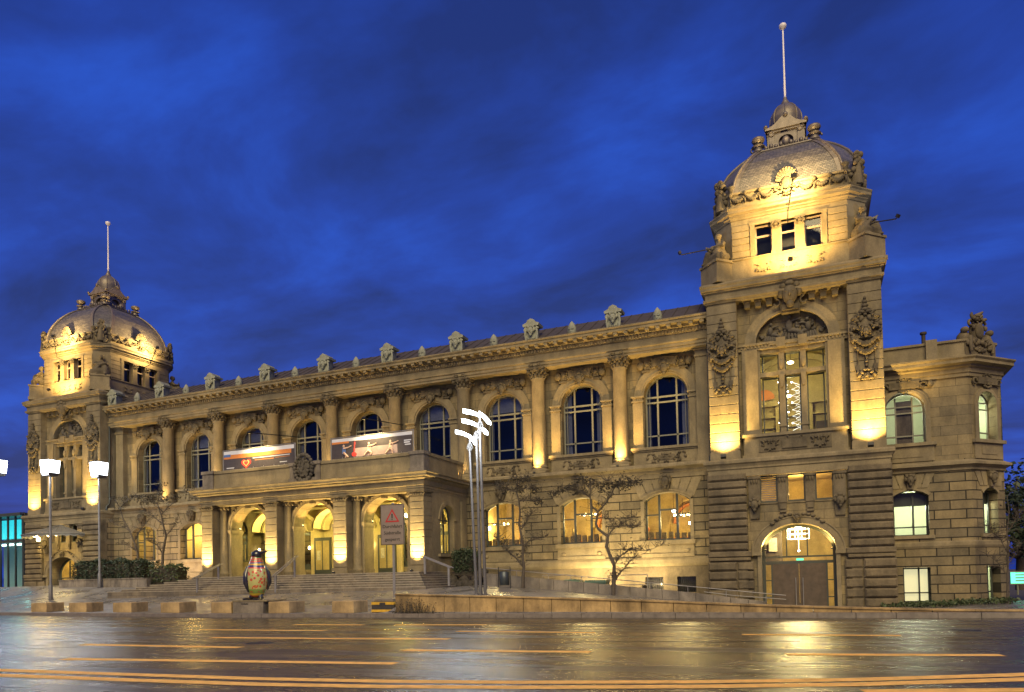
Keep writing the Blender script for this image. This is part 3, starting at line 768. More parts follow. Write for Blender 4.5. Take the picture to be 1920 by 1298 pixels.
# parapet: pedestals and panels
mb = MB()
def parapet_run(t, x0, x1):
    t.box(x0, x1, 32.78, 33.02, 7.3, 8.0); t.box(x0, x1, 32.7, 33.1, 7.1, 7.3); t.box(x0, x1, 32.72, 33.08, 8.0, 8.16)
    n = 5
    for k in range(n+1): t.box(x0+(x1-x0)*k/n-.012, x0+(x1-x0)*k/n+.012, 32.77, 32.79, 7.32, 7.98)
parapet_run(mb, PX[0]+.41, PA[1]-.95); parapet_run(mb, PA[1]+.95, PX[3]-.41)
for sx in (PXL+.02, PXR-.26): mb.box(sx, sx+.24, 33.3, 37.7, 7.1, 8.0); mb.box(sx-.05, sx+.29, 33.3, 37.7, 8.0, 8.16)
obj('balcony_parapet', mb, 'stone', HALL)
for x in (PX[0], PX[3], PA[1]-.62, PA[1]+1.3-.68):
    mb = MB()
    mb.box(x-.4, x+.4, 32.68, 33.3, 7.12, 8.02); mb.box(x-.46, x+.46, 32.62, 33.36, 8.02, 8.2); mb.box(x-.45, x+.45, 32.63, 33.35, 7.1, 7.32)
    obj('parapet_pedestal', mb, 'grey_slab', HALL)
# wreathed oval shield in the middle of the parapet
mb = MB(); xk = PA[1]
mb.lathe((0, 0, 0), [(.001, 0), (.5, 0)], 20); mb = MB()
mb.ell((xk, 32.62, 7.85), (.42, .12, .56), 16, 10)
cluster(mb, xk, 32.62, 7.85, .72, .75, .16, 40, 9, 0, .09)
for k in range(22): mb.ell((xk+.6*math.cos(k*.2856), 32.58, 7.85+.74*math.sin(k*.2856)), (.12, .1, .12), 6, 4)
for k in range(8): mb.ell((xk+rnd.uniform(-.2, .2), 32.5, 7.85+rnd.uniform(-.3, .3)), (.06, .05, .12), 6, 4)
mb.box(xk-.7, xk+.7, 32.68, 33.2, 7.1, 7.5)
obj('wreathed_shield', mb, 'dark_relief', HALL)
# vestibule behind the arcade
mb = MB()
x0, x1 = PXL+.4, PXR-.4
mb.add([(x0, 34.32, 6.05), (x1, 34.32, 6.05), (x1, 38, 6.05), (x0, 38, 6.05)], [(0, 1, 2, 3)])
obj('vestibule_ceiling', mb, 'interior_pale', HALL); mb = MB()
for a in PA: mb.arch_panel(a-2.36, a+2.36, 1.96, 6.05, a, 1.35, 1.97, 4.7, 1.2, 37.3, .4)
obj('vestibule_wall', mb, 'interior_pale', HALL)
def vest_vault():
    t = MB()
    t.ring(t.arc(0, 4.72, 1.42, 1.15), t.arc(0, 4.72, 1.55, 1.27), 35.2, 35.9); t.ring(t.arc(0, 4.72, 1.62, 1.2), t.arc(0, 4.72, 1.8, 1.3), 36.4, 37.0)
    return t.mesh('vault_rib', ['interior_pale'])
vvm = vest_vault()
for a in PA: obj('vault_rib', vvm, None, HALL, (a, 0, 0))
mb = MB(); mb.prism([(PXL-.05, 31.9), (PXR+.05, 31.9), (PXR+.05, 38), (PXL-.05, 38)], .8, 1.95); obj('portico_floor', mb, 'step_stone', HALL)
room('foyer', PXL+.3, PXR-.3, 37.75, 40.5, 1.96, 6.1, 'interior_pale')
def glazed_door():
    f = MB(); y = 37.45
    f.ring(f.arc(0, 4.7, 1.22, 1.07), f.arc(0, 4.7, 1.35, 1.2), y, y+.1)
    for x in (-1.3, -.55, .55, 1.3): f.box(x-.06, x+.06, y, y+.1, 1.97, 4.72 if abs(x) > 1 else 5.6)
    f.box(-1.35, 1.35, y-.02, y+.1, 4.5, 4.68); f.box(-.03, .03, y, y+.1, 1.97, 4.5); f.box(-.55, .55, y, y+.1, 4.1, 4.2)
    f.box(-.55, .55, y, y+.1, 1.97, 2.25); f.box(-1.3, -.55, y, y+.1, 1.97, 2.7); f.box(.55, 1.3, y, y+.1, 1.97, 2.7)
    for s in (-.12, .12): f.tube([(s, y-.07, 2.7), (s, y-.07, 3.5)], .02, 6)
    g = MB(); g.fill([(-1.3, 2), (1.3, 2)]+list(reversed(g.arc(0, 4.7, 1.28, 1.13))), y+.05)
    return f.mesh('glazed_door', ['frame_dark']), g.mesh('glass', ['glass'])
df, dg = glazed_door()
for a in PA:
    o = obj('glazed_door', df, None, HALL, (a, 0, 0)); obj('glass', dg, None, o, (a, 0, 0))
for x in (PX[0]+.75, (PA[0]+PA[1])/2, (PA[1]+PA[2])/2, PX[3]-.75):
    mb = MB(); mb.box(x-.62, x+.62, 37.2, 37.31, 1.97, 4.3); mb.box(x-.5, x-.04, 37.185, 37.2, 2.3, 4.1, 1); mb.box(x+.04, x+.5, 37.185, 37.2, 2.3, 4.1, 1); mb.box(x-.4, x-.14, 37.17, 37.185, 2.9, 3.5, 2); mb.ell((x-.95, 37.15, 3.7), (.07, .07, .11), 8, 6, 3)
    obj('inner_door', mb, ['frame_dark', 'interior_olive', 'poster', 'warm_bulb'], HALL)
mb = MB(); mb.box(-26.1, -25.3, 38.5, 38.52, 4.0, 4.14); obj('exit_sign', mb, 'green_exit', HALL)
mb = MB(); mb.ell((-20.3, 36.8, 2.42), .05, 8, 6); obj('warning_light', mb, 'red_dot', HALL)
# ================================================================== corner towers (local axes, centre of the tower at 0,0)
TY = 40.4; TC = [(-.73, 'right'), (-50.73, 'left')]
H = 3.83; F = -H
TP = []                                     # (name, mesh, sub-parts) shared by both towers
def tp(name, mb, mats, subs=()): TP.append((name, mb.mesh(name, [mats] if isinstance(mats, str) else mats), [(n, m.mesh(n, [q] if isinstance(q, str) else q)) for n, m, q in subs]))
HL = 4.02; FL = -4.02
# ---- lower storey: front with portal and three small windows
t = MB()
t.arch_panel(-2.25, 2.25, -.6, 4.55, 0, 1.66, -.6, 2.5, 1.3, FL+.25, .95)
for a, b in ((-2.25, -1.62), (-.82, -.37), (.37, .82), (1.62, 2.25)): t.box(a, b, FL+.25, FL+.6, 4.86, 6.15)
t.box(-2.25, 2.25, FL+.25, FL+.6, 4.55, 4.86)
for a in (-1.22, 0, 1.22): t.box(a-.42, a+.42, FL+.2, FL+.24, 4.78, 4.86)
tp('tower_base_wall', t, 'ashlar')
for s in (-1, 1):
    t = MB()
    def bx(a, b, *r):
        a, b = sorted((s*a, s*b)); t.tbox(a, b, *r)
    z = 2.62
    while z < 6.05: bx(2.2, HL, FL, FL+.5, z, z+.335, .07); z += .375
    bx(2.05, HL+.05, FL-.06, FL+.5, 2.3, 2.56, .04); bx(2.1, HL+.02, FL-.02, FL+.5, 2.12, 2.28, .03)
    z = -.6
    while z < 1.95: bx(2.75, HL+.06, FL-.04, FL+.5, z, z+.41, .08); bx(1.98, 2.72, FL+.06, FL+.5, z, z+.41, .06); z += .45
    a, b = sorted((s*2.25, s*HL)); t.box(a+.02, b-.02, FL+.12, FL+.6, -.6, 6.15)
    tp('rusticated_pier', t, 'rock')
t = MB()
t.box(-HL+.05, -HL+.5, FL+.5, 3.8, -.6, 6.15); t.box(HL-.5, HL-.05, FL+.5, 3.8, -.6, 6.15); t.box(-HL+.05, HL-.05, 3.4, 3.8, -.6, 6.15)
tp('tower_base_side', t, 'rustic')
t = MB()
t.ring(t.arc(0, 2.5, 1.66, 1.3), t.arc(0, 2.5, 1.75, 1.38), FL+.1, FL+.26); t.ring(t.arc(0, 2.5, 1.75, 1.38), t.arc(0, 2.5, 1.98, 1.6), FL+.16, FL+.26); t.ring(t.arc(0, 2.5, 1.98, 1.6), t.arc(0, 2.5, 2.05, 1.66), FL+.12, FL+.26)
for s in (-1, 1):
    a, b = sorted((s*1.6, s*2.1)); t.box(a, b, FL+.04, FL+.3, 2.34, 2.5); a, b = sorted((s*1.62, s*1.8)); t.box(a, b, FL+.12, FL+.3, -.6, 2.34)
k = MB(); k.box(-.17, .17, FL+.0, FL+.26, 3.78, 4.2); mask_face(k, 0, FL+.05, 4.05, .45)
for s in (-1, 1):
    for j in range(5): k.ell((s*(.3+.2*j), FL+.12, 4.22-.05*j*j*.5), (.12, .1, .07), 6, 4)
tp('portal_trim', t, 'stone', [('keystone', k, 'carved')])
for s in (-1, 1):
    for c, w_, zb in ((1.86, .26, 4.1), (.6, .19, 4.35)):
        t = MB()
        t.box(s*c-w_, s*c+w_, FL+.08, FL+.3, 4.8, 6.12); t.box(s*c-w_-.05, s*c+w_+.05, FL+.02, FL+.3, 6.0, 6.12)
        t.slab([(s*c-w_*.8, zb), (s*c+w_*.8, zb), (s*c+w_, 4.8), (s*c-w_, 4.8)], FL+.12, FL+.3)
        if c > 1: mask_face(t, s*c, FL+.1, 4.75, .7)
        else: t.box(s*c-.13, s*c+.13, FL+.05, FL+.1, 4.5, 4.74)
        for j in range(3): t.ell((s*c-.12+.12*j, FL+.06, 5.86), (.05, .05, .12), 6, 4)
        tp('carved_bracket', t, 'carved')
for a in (-1.22, 0, 1.22):
    t = MB()
    for p, q, r_, u in ((a-.4, a-.33, 4.86, 6.15), (a+.33, a+.4, 4.86, 6.15), (a-.33, a+.33, 4.86, 4.93), (a-.33, a+.33, 6.08, 6.15)): t.box(p, q, FL+.3, FL+.38, r_, u)
    g = MB(); g.fill([(a-.34, 4.9), (a+.34, 4.9), (a+.34, 6.1), (a-.34, 6.1)], FL+.35)
    subs = [('glass', g, 'glass')]
    if a < -1:
        lv = MB()
        for k in range(11): lv.add([(a-.33, FL+.33, 4.95+k*.105), (a+.33, FL+.33, 4.95+k*.105), (a+.33, FL+.38, 5.01+k*.105), (a-.33, FL+.38, 5.01+k*.105)], [(0, 1, 2, 3)])
        subs = [('louvre', lv, 'sign_white')]
    tp('window', t, 'frame_dark', subs)
# portal glazing and leaves
t = MB(); y = FL+1.05
t.ring(t.arc(0, 2.5, 1.5, 1.17), t.arc(0, 2.5, 1.66, 1.3), y, y+.1)
for s in (-1, 1): t.box(s*1.58-.08, s*1.58+.08, y, y+.1, -.6, 2.5); t.box(s*1.22-.04, s*1.22+.04, y, y+.1, -.6, 2.0)
t.box(-1.6, 1.6, y-.02, y+.1, 2.22, 2.3); t.box(-1.6, 1.6, y-.02, y+.1, 1.92, 2.06)
for x in (-.53, .4): t.box(x-.03, x+.03, y, y+.08, 2.3, 3.68)
for s in (-1, 1):
    for z in (.3, 1.1): t.box(s*1.4-.18, s*1.4+.18, y, y+.06, z, z+.05)
g = MB(); g.fill([(-1.55, -.5), (-1.2, -.5), (-1.2, 2.0), (-1.55, 2.0)], y+.04); g.fill([(1.2, -.5), (1.55, -.5), (1.55, 2.0), (1.2, 2.0)], y+.04)
g.fill([(-1.55, 2.05), (1.55, 2.05)]+list(reversed(g.arc(0, 2.5, 1.55, 1.2))), y+.05)
tp('portal_frame', t, 'frame_dark', [('glass', g, 'glass')])
t = MB(); t.box(-1.18, -.012, y-.01, y+.06, -.5, 1.92); t.box(.012, 1.18, y-.01, y+.06, -.5, 1.92); t.box(-1.18, 1.18, y-.014, y-.01, -.5, .05)
hd = MB()
for s in (-.16, .16): hd.tube([(s, y-.09, -.2), (s, y-.09, 1.25)], .022, 8); hd.box(s-.01, s+.01, y-.09, y, 1.1, 1.13); hd.box(s-.01, s+.01, y-.09, y, -.1, -.07)
tp('double_door', t, 'door_wood', [('handle', hd, 'steel')])
def sq(d): return [(-d, 3.9), (-d, -d), (d, -d), (d, 3.9)]
t = MB(); t.sweep(sq(HL-.1), [(0, 6.15), (.05, 6.15), (.05, 6.5), (.1, 6.54), (.1, 6.62), (.16, 6.74), (.24, 6.8), (.24, 6.92), (.2, 7.0), (-.6, 7.03)])
tp('tower_ledge', t, 'stone')
# ---- main storey
for s in (-1, 1):
    t = MB()
    a, b = sorted((s*2.46, s*H)); t.box(a+.01, b-.01, F+.03, F+.6, 7.0, 14.72)
    z = 7.5
    a0, b0 = sorted((s*2.44, s*(H+.02))); t.box(a0, b0, F-.03, F+.5, 7.0, 7.42)
    while z < 14.6: t.tbox(a0, b0, F, F+.5, z, min(z+.425, 14.7), .022); z += .445
    tp('tower_pier', t, 'stone')
t = MB()
t.box(-H+.02, -H+.5, F+.6, 3.8, 7.0, 14.72); t.box(H-.5, H-.02, F+.6, 3.8, 7.0, 14.72); t.box(-H+.02, H-.02, 3.4, 3.8, 7.0, 14.72)
z = 7.5
while z < 14.6:
    for s in (-1, 1):
        a, b = sorted((s*(H-.1), s*(H+.0))); t.box(a, b, F+.5, 3.8, z, min(z+.425, 14.7))
    z += .445
tp('tower_side_wall', t, 'stone')
PF = F+.5
t = MB()
t.arch_panel(-2.46, 2.46, 7.0, 12.32, 0, 1.53, 8.16, 12.1, 0, PF, .6)
t.arch_panel(-2.46, 2.46, 12.32, 14.72, 0, 1.62, 12.6, 12.62, 1.4, PF, .3)
t.fill([(-1.62, 12.6), (1.62, 12.6)]+list(reversed(t.arc(0, 12.62, 1.62, 1.4))), PF+.3)
tp('tower_front_wall', t, 'ashlar')
t = MB(); r = random.Random(4)
def limb(p, q, a, b): t.tube([p, ((p[0]+q[0])/2, p[1]-.05, (p[2]+q[2])/2+.05), q], [a, (a+b)/2*1.15, b], 7)
yb = PF+.25
for cxx, s, sc in ((-.95, 1, .8), (-.1, 1, 1.1), (.75, -1, .85)):
    hz = 12.75
    t.ell((cxx, yb-.05, hz+.55*sc), (.16*sc, .14, .28*sc), 8, 6); t.ell((cxx+.04*s, yb-.1, hz+.95*sc), .1*sc, 8, 6)
    limb((cxx, yb, hz+.7*sc), (cxx+.5*s*sc, yb-.08, hz+.8*sc), .07*sc, .04*sc); limb((cxx, yb, hz+.35*sc), (cxx+.45*s*sc, yb-.1, hz+.2*sc), .13*sc, .09*sc); limb((cxx+.45*s*sc, yb-.1, hz+.2*sc), (cxx+.6*s*sc, yb-.05, hz-.1*sc), .09*sc, .05*sc)
    for k in range(6): limb((cxx-.2*sc+.1*k*sc, yb, hz+.3*sc), (cxx-.35*sc+.16*k*sc, yb-.03, hz-.1), .05, .07)
cluster(t, 0, yb, 12.95, 1.45, .35, .12, 26, 8, 0, .1); cluster(t, .6, yb, 13.4, .5, .3, .1, 8, 18, 0, .09)
t.box(-1.55, 1.55, yb-.03, yb+.04, 12.6, 12.72)
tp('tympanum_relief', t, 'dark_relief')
t = MB()
t.ring(t.arc(0, 12.6, 1.62, 1.42), t.arc(0, 12.6, 1.74, 1.53), PF-.1, PF+.05); t.ring(t.arc(0, 12.6, 1.74, 1.53), t.arc(0, 12.6, 2.14, 1.86), PF-.06, PF+.01)
for s in (-1, 1):
    a, b = sorted((s*1.66, s*2.46)); a2, b2 = sorted((s*.8, s*2.46)); t.box(a2, b2, PF-.12, PF+.02, 12.3, 12.36); t.box(a2, b2, PF-.1, PF+.02, 12.36, 12.52); t.box(a2, b2, PF-.18, PF+.02, 12.52, 12.62)
    for k in range(9): t.box(s*(1.0+.16*k)-.04, s*(1.0+.16*k)+.04, PF-.15, PF-.1, 12.39, 12.5)
    a, b = sorted((s*1.56, s*2.28)); t.box(a, b, PF-.14, PF+.02, 8.22, 12.3)
    a, b = sorted((s*1.46, s*1.62)); t.box(a, b, PF-.05, PF+.3, 8.16, 12.3); a, b = sorted((s*1.56, s*2.4)); t.box(a, b, PF-.16, PF+.02, 8.16, 8.3)
t.box(-.8, .8, PF-.1, PF+.4, 12.28, 12.44); t.box(-1.0, 1.0, PF-.16, PF+.3, 12.44, 12.6)
for x in (-.48, .48):
    t.box(x-.2, x+.2, PF-.22, PF+.1, 12.3, 12.75); t.box(x-.13, x+.13, PF+.05, PF+.5, 8.16, 12.3); t.box(x-.16, x+.16, PF, PF+.4, 8.5, 8.62); t.box(x-.17, x+.17, PF, PF+.4, 11.0, 11.24)
    t.slab([(x-.05, 10.4), (x+.05, 10.4), (x+.13, 11.0), (x-.13, 11.0)], PF-.05, PF+.1); t.ell((x, PF-.02, 11.5), (.1, .12, .26), 7, 5)
t.box(-1.53, 1.53, PF+.1, PF+.45, 11.0, 11.2)
k = MB()
k.slab([(-.4, 13.85), (.4, 13.85), (.55, 14.7), (-.55, 14.7)], PF-.3, PF); mask_face(k, 0, PF-.32, 14.62, 1.35)
for j in range(11): a = .15+j*.284; k.ell((.52*math.cos(a), PF-.3, 14.66+.58*math.sin(a)), (.08, .1, .14), 6, 4)
scrolls(k, 0, PF-.3, 14.35, .62, .22, .07); k.box(-.38, .38, PF-.42, PF-.1, 13.95, 14.2)
for s in (-1, 1):
    for j in range(3): k.box(s*(.95+.5*j)-.13, s*(.95+.5*j)+.13, PF-.3, PF+.02, 14.36, 14.7); k.box(s*(.95+.5*j)-.17, s*(.95+.5*j)+.17, PF-.34, PF+.02, 14.6, 14.7)
tp('tower_arch_trim', t, 'stone', [('sun_mask', k, 'carved')])
t = MB()
t.box(-2.4, 2.4, PF-.36, PF+.1, 8.04, 8.18); t.box(-2.3, 2.3, PF-.26, PF+.1, 7.0, 8.04); t.box(-2.36, 2.36, PF-.3, PF+.1, 7.0, 7.2)
k = MB(); k.box(-1.6, 1.6, PF-.3, PF-.25, 7.3, 7.92); k.box(-.55, .55, PF-.36, PF-.29, 7.4, 7.82)
cluster(k, 0, PF-.3, 7.6, 1.0, .0, .1, 1, 1); 
for s in (-1, 1): cluster(k, s*1.1, PF-.3, 7.61, .38, .24, .12, 14, 2, 0, .06, 'rect')
scrolls(k, 0, PF-.34, 7.86, .35, .12, .035)
tp('tower_sill', t, 'stone', [('sill_relief', k, 'carved')])
t = MB(); y = PF+.5
for a, b in ((-1.4, -.62), (-.35, .35), (.62, 1.4)):
    for p, q in ((8.18, 11.0), (11.2, 12.15)):
        t.box(a, a+.06, y, y+.08, p, q); t.box(b-.06, b, y, y+.08, p, q); t.box(a, b, y, y+.08, p, p+.06); t.box(a, b, y, y+.08, q-.06, q)
g = MB(); g.fill([(-1.5, 8.2), (1.5, 8.2), (1.5, 12.2), (-1.5, 12.2)], y+.05)
tp('tower_window', t, 'frame_dark', [('glass', g, 'glass')])
# pendant cartouches on the piers
for s in (-1, 1):
    t = MB(); x = s*3.15; y = F-.05
    t.ell((x, y, 12.55), (.36, .14, .5), 12, 8); cluster(t, x, y, 12.4, .6, .95, .24, 46, 5, 0, .12); mask_face(t, x, y-.14, 12.3, .55)
    for j in range(4): t.ell((x, y-.08, 13.35+.17*j), (.2-.045*j, .14, .1), 7, 5)
    garland(t, x-.5, x+.5, y-.1, 12.2, .45, .11); garland(t, x-.45, x+.45, y-.08, 11.7, .3, .1)
    for q in (-.36, .36): t.tube([(x+q, y, 11.6), (x+q, y, 10.7)], .03, 5); t.box(x+q-.09, x+q+.09, y-.06, y+.1, 10.62, 10.86)
    for j in range(5): t.ell((x, y-.03, 11.5-.17*j), (.08+.02*(j % 2), .08, .1), 6, 4)
    cluster(t, x, y, 10.42, .42, .26, .16, 16, 6, 0, .09)
    scrolls(t, x, y-.1, 13.05, .42, .2, .06)
    tp('pendant_cartouche', t, 'carved')
# ---- cornices
def sqc(d): return [(-d, -d), (d, -d), (d, d), (-d, d)]
t = MB()
t.sweep(sqc(H), [(-.5, 14.7), (.04, 14.7), (.07, 14.76), (.15, 14.82), (.15, 14.9), (.1, 14.93), (.05, 14.95), (.05, 15.16), (.1, 15.2), (.16, 15.26), (.16, 15.3), (.25, 15.32), (.25, 15.44), (.29, 15.5), (.29, 15.56), (.05, 15.72), (-1, 15.74)], True)
tp('tower_cornice', t, 'stone')
# ---- attic: chamfered square
D, FW = 3.4, 2.6
def octo(d, f): return [(-f, -d), (f, -d), (d, -f), (d, f), (f, d), (-f, d), (-d, f), (-d, -f)]
t = MB()
t.sweep(octo(D+.08, FW+.06), [(-1, 15.7), (.1, 15.7), (.1, 15.86), (0, 15.9), (0, 16.78), (.06, 16.8), (.06, 16.86), (-.2, 16.88)], True)
for k in range(4):
    t.frame((0, 0, 0), k*math.pi/2)
    for s in (-1.15, 0, 1.15): cluster(t, s, -D-.1, 16.3, .36, .2, .07, 9, 5, 0, .06, 'rect')
t.frame()
tp('attic_base', t, 'stone')
t = MB()
for k in range(4):
    t.frame((0, 0, 0), k*math.pi/2)
    t.box(-FW, -1.62, -D, -D+.4, 16.85, 18.85); t.box(1.62, FW, -D, -D+.4, 16.85, 18.85); t.box(-1.62, 1.62, -D, -D+.4, 18.42, 18.85)
    z = 16.95
    while z < 18.5:
        t.tbox(-FW+.01, -1.72, -D-.035, -D+.1, z, z+.3, .018); t.tbox(1.72, FW-.01, -D-.035, -D+.1, z, z+.3, .018); z += .32
    t.box(-1.72, -1.5, -D-.07, -D+.3, 16.86, 18.42); t.box(1.5, 1.72, -D-.07, -D+.3, 16.86, 18.42); t.box(-1.75, 1.75, -D-.08, -D+.3, 18.42, 18.56)
    t.frame((FW, -D, 0), k*0)
    t.frame()
for i, (p, q) in enumerate([((FW, -D), (D, -FW)), ((D, FW), (FW, D)), ((-FW, D), (-D, FW)), ((-D, -FW), (-FW, -D))]):
    mx_, my_ = (p[0]+q[0])/2*.9, (p[1]+q[1])/2*.9
    t.prism([p, q, (q[0]*.85, q[1]*.85), (p[0]*.85, p[1]*.85)], 16.85, 18.85)
tp('attic_wall', t, 'stone')
for k in range(4):
    t = MB().frame((0, 0, 0), k*math.pi/2)
    for x in (-.54, .54): t.box(x-.19, x+.19, -D-.08, -D+.3, 16.86, 18.1); t.box(x-.23, x+.23, -D-.12, -D+.3, 16.86, 16.98)
    c = MB().frame((0, 0, 0), k*math.pi/2)
    for x in (-.54, .54):
        c.box(x-.25, x+.25, -D-.14, -D+.3, 18.34, 18.42); cluster(c, x, -D-.1, 18.22, .2, .12, .1, 7, 3, 0, .06, 'rect'); c.box(x-.19, x+.19, -D-.06, -D+.3, 18.1, 18.34)
    tp('attic_pilaster', t, 'stone', [('capital', c, 'carved')])
    t = MB().frame((0, 0, 0), k*math.pi/2); g = MB().frame((0, 0, 0), k*math.pi/2); y = -D+.2
    for a, b in ((-1.5, -.73), (-.35, .35), (.73, 1.5)):
        t.box(a, a+.06, y, y+.07, 16.86, 18.42); t.box(b-.06, b, y, y+.07, 16.86, 18.42); t.box(a, b, y, y+.07, 16.86, 16.93); t.box(a, b, y, y+.07, 18.35, 18.42); t.box(a, b, y-.02, y+.07, 17.85, 17.93)
    g.fill([(-1.5, 16.88), (1.5, 16.88), (1.5, 18.4), (-1.5, 18.4)], y+.05)
    tp('attic_window', t, 'sign_white', [('glass', g, 'glass_dark')])
t = MB(); t.prism(octo(D-.5, FW-.35), 16.5, 18.9); tp('attic_room', t, 'unlit_room_black')  # solid near-black block, darkness behind the attic glass painted in
t = MB()
t.sweep(octo(D, FW), [(-.4, 18.82), (.04, 18.82), (.08, 18.9), (.14, 18.94), (.14, 19.0), (.22, 19.06), (.27, 19.08), (.27, 19.2), (.32, 19.27), (.32, 19.32), (.05, 19.38), (-.4, 19.4)], True)
tp('attic_cornice', t, 'stone')
t = MB()
t.sweep(octo(D-.02, FW), [(-.3, 19.36), (.08, 19.36), (.08, 19.5), (0, 19.54), (0, 20.06), (.07, 20.1), (.07, 20.2), (-.3, 20.22)], True)
gls = []
for k in range(4):
    gl = MB().frame((0, 0, 0), k*math.pi/2); gls.append(('garland', gl, 'carved'))
    for s in (-1, 1):
        for j in range(3): garland(gl, s*(.55+.68*j), s*(.55+.68*(j+1)), -D-.05, 20.0, .26, .085); gl.ell((s*(.55+.68*(j+1)), -D-.05, 20.08), (.1, .1, .12), 6, 4); gl.ell((s*(.55+.68*(j+1)), -D-.03, 19.8), (.06, .08, .2), 6, 4)
tp('dome_parapet', t, 'stone', gls)
for k in range(4):
    t = MB().frame((0, 0, 0), k*math.pi/2)
    for j in range(11):
        a = .12+j*.29; t.tube([(0, -D-.02, 20.25), (.42*math.cos(a), -D-.06, 20.3+.5*math.sin(a)), (.5*math.cos(a), -D-.12, 20.32+.58*math.sin(a))], [.1, .075, .06], 6)
    t.ell((0, -D-.1, 20.15), (.26, .16, .3), 9, 6); cluster(t, 0, -D-.05, 19.85, .55, .3, .18, 12, 4, 0, .09)
    tp('shell_crest', t, 'carved')
    t = MB().frame((0, 0, 0), k*math.pi/2+math.pi/4); d = (D+FW)/math.sqrt(2)
    r = random.Random(12+k)
    for j in range(30):
        zz = r.uniform(0, 1); t.ell((r.uniform(-.42, .42)*(1-.65*zz), -d-.1+r.uniform(-.16, .16), 19.4+1.55*zz), (.12, .13, .16), 6, 4, 0, Matrix.Rotation(r.uniform(-1, 1), 3, 'Y'))
    t.box(-.5, .5, -d-.18, -d+.25, 19.36, 19.55); t.tube([(0, -d-.1, 19.5), (0, -d-.1, 20.9)], [.3, .14], 8); t.ell((0, -d-.12, 21.0), .15, 8, 6)
    for s in (-1, 1): t.lathe((s*.5, -d+.12, 0), [(.17, 19.5), (.13, 19.8), (.13, 20.4), (.2, 20.55), (.12, 20.62), (.02, 20.66)], 8)
    tp('corner_trophy', t, 'carved')
# ---- dome
DP = [(20.15, 3.28, 2.48), (20.5, 3.26, 2.44), (20.95, 3.18, 2.34), (21.4, 3.02, 2.14), (21.85, 2.78, 1.92), (22.2, 2.5, 1.72), (22.5, 2.2, 1.55), (22.75, 1.88, 1.4), (22.9, 1.62, 1.32), (22.98, 1.42, 1.25)]
t = MB(); k8 = 8; v = [(x, y, z) for z, d, f in DP for x, y in octo(d, f)]
t.add(v, [(i*8+j, i*8+(j+1) % 8, (i+1)*8+(j+1) % 8, (i+1)*8+j) for i in range(len(DP)-1) for j in range(8)], 0)
rb = MB()
for j in range(8):
    rb.tube([(octo(d, f)[j][0]*1.005, octo(d, f)[j][1]*1.005, z+.02) for z, d, f in DP], .075, 6)
    o8 = [octo(d, f) for z, d, f in DP]
for k in range(4):
    rb.frame((0, 0, 0), k*math.pi/2)
    for s in (-1, 1):
        v = []
        for z, d, f in DP: v += [(s*f, -d-.03, z+.015), (s*(f-.24), -d-.03, z+.015)]
        q = [(2*i, 2*i+1, 2*i+3, 2*i+2) if s < 0 else (2*i+1, 2*i, 2*i+2, 2*i+3) for i in range(len(DP)-1)]; rb.add(v, q)
rb.frame()
tp('dome', t, 'slate', [('dome_rib', rb, 'dome_copper')])
t = MB()
t.sweep(octo(1.42, 1.28), [(-.4, 22.94), (.06, 22.94), (.1, 23.0), (.1, 23.06), (.02, 23.1), (-1.2, 23.12)], True)
for k in range(4):
    t.frame((0, 0, 0), k*math.pi/2)
    for j in range(9): t.ell((-.95+.2375*j, -1.4, 23.18+.05*(j % 2)), (.11, .06, .1+.04*(j % 2)), 6, 4)
    t.ell((0, -1.42, 23.34), (.2, .08, .26), 7, 5)
t.frame()
tp('roof_cresting', t, 'dome_copper')
for sx in (-1, 1):
    for sy in (-1, 1):
        t = MB(); x, y = sx*1.33, sy*1.33
        t.lathe((x, y, 0), [(.26, 23.05), (.28, 23.12), (.2, 23.2), (.2, 23.3), (.34, 23.36), (.12, 23.42), (.1, 23.5), (.26, 23.56), (.33, 23.68), (.3, 23.78), (.16, 23.84), (.01, 23.86)], 12)
        for q in (-1, 1): t.torus((x+q*.24, y, 23.24), .12, .05, 0, 5, 8, 5)
        tp('urn', t, 'dome_copper')
t = MB()
for k in range(4):
    t.frame((0, 0, 0), k*math.pi/2)
    t.arch_panel(-.8, .8, 23.1, 24.55, 0, .36, 23.1, 23.7, .3, -.8, .2)
    for s in (-1, 1): t.box(s*.68-.12, s*.68+.12, -.9, -.78, 23.1, 24.2); t.torus((s*.68, -.9, 24.12), .11, .05, 0, 6, 8, 5); t.ell((s*.72, -.92, 23.28), (.16, .14, .2), 6, 4)
    t.box(-.86, .86, -.9, -.75, 24.2, 24.3)
    pts = [(-1.0, 24.3)]+[(1.0*u, 24.42+.55*math.exp(-(u*2.1)**2)) for u in [-1+.125*i for i in range(17)]]+[(1.0, 24.3)]
    t.slab(list(reversed(pts)), -.98, -.7)
    t.ell((0, -1.0, 24.95), (.13, .1, .13), 7, 5)
    for s in (-1, 1): t.ell((s*.98, -.95, 24.5), .1, 7, 5)
t.frame(); t.box(-.6, .6, -.6, .6, 23.1, 24.5)
tp('lantern', t, 'dome_copper')
t = MB(); t.lathe((0, 0, 0), [(.72, 24.5), (.74, 24.7), (.76, 24.85), (.78, 25.1), (.76, 25.35), (.66, 25.6), (.48, 25.8), (.28, 25.95), (.2, 26.02), (.2, 26.12), (.12, 26.25), (.09, 26.4)], 24)
for k in range(8): a = k*math.pi/4; t.tube([(r_*math.cos(a)*1.01, r_*math.sin(a)*1.01, z) for r_, z in [(.76, 24.85), (.78, 25.1), (.76, 25.35), (.66, 25.6), (.48, 25.8), (.28, 25.95)]], .04, 5)
tp('lantern_cap', t, 'dome_copper')
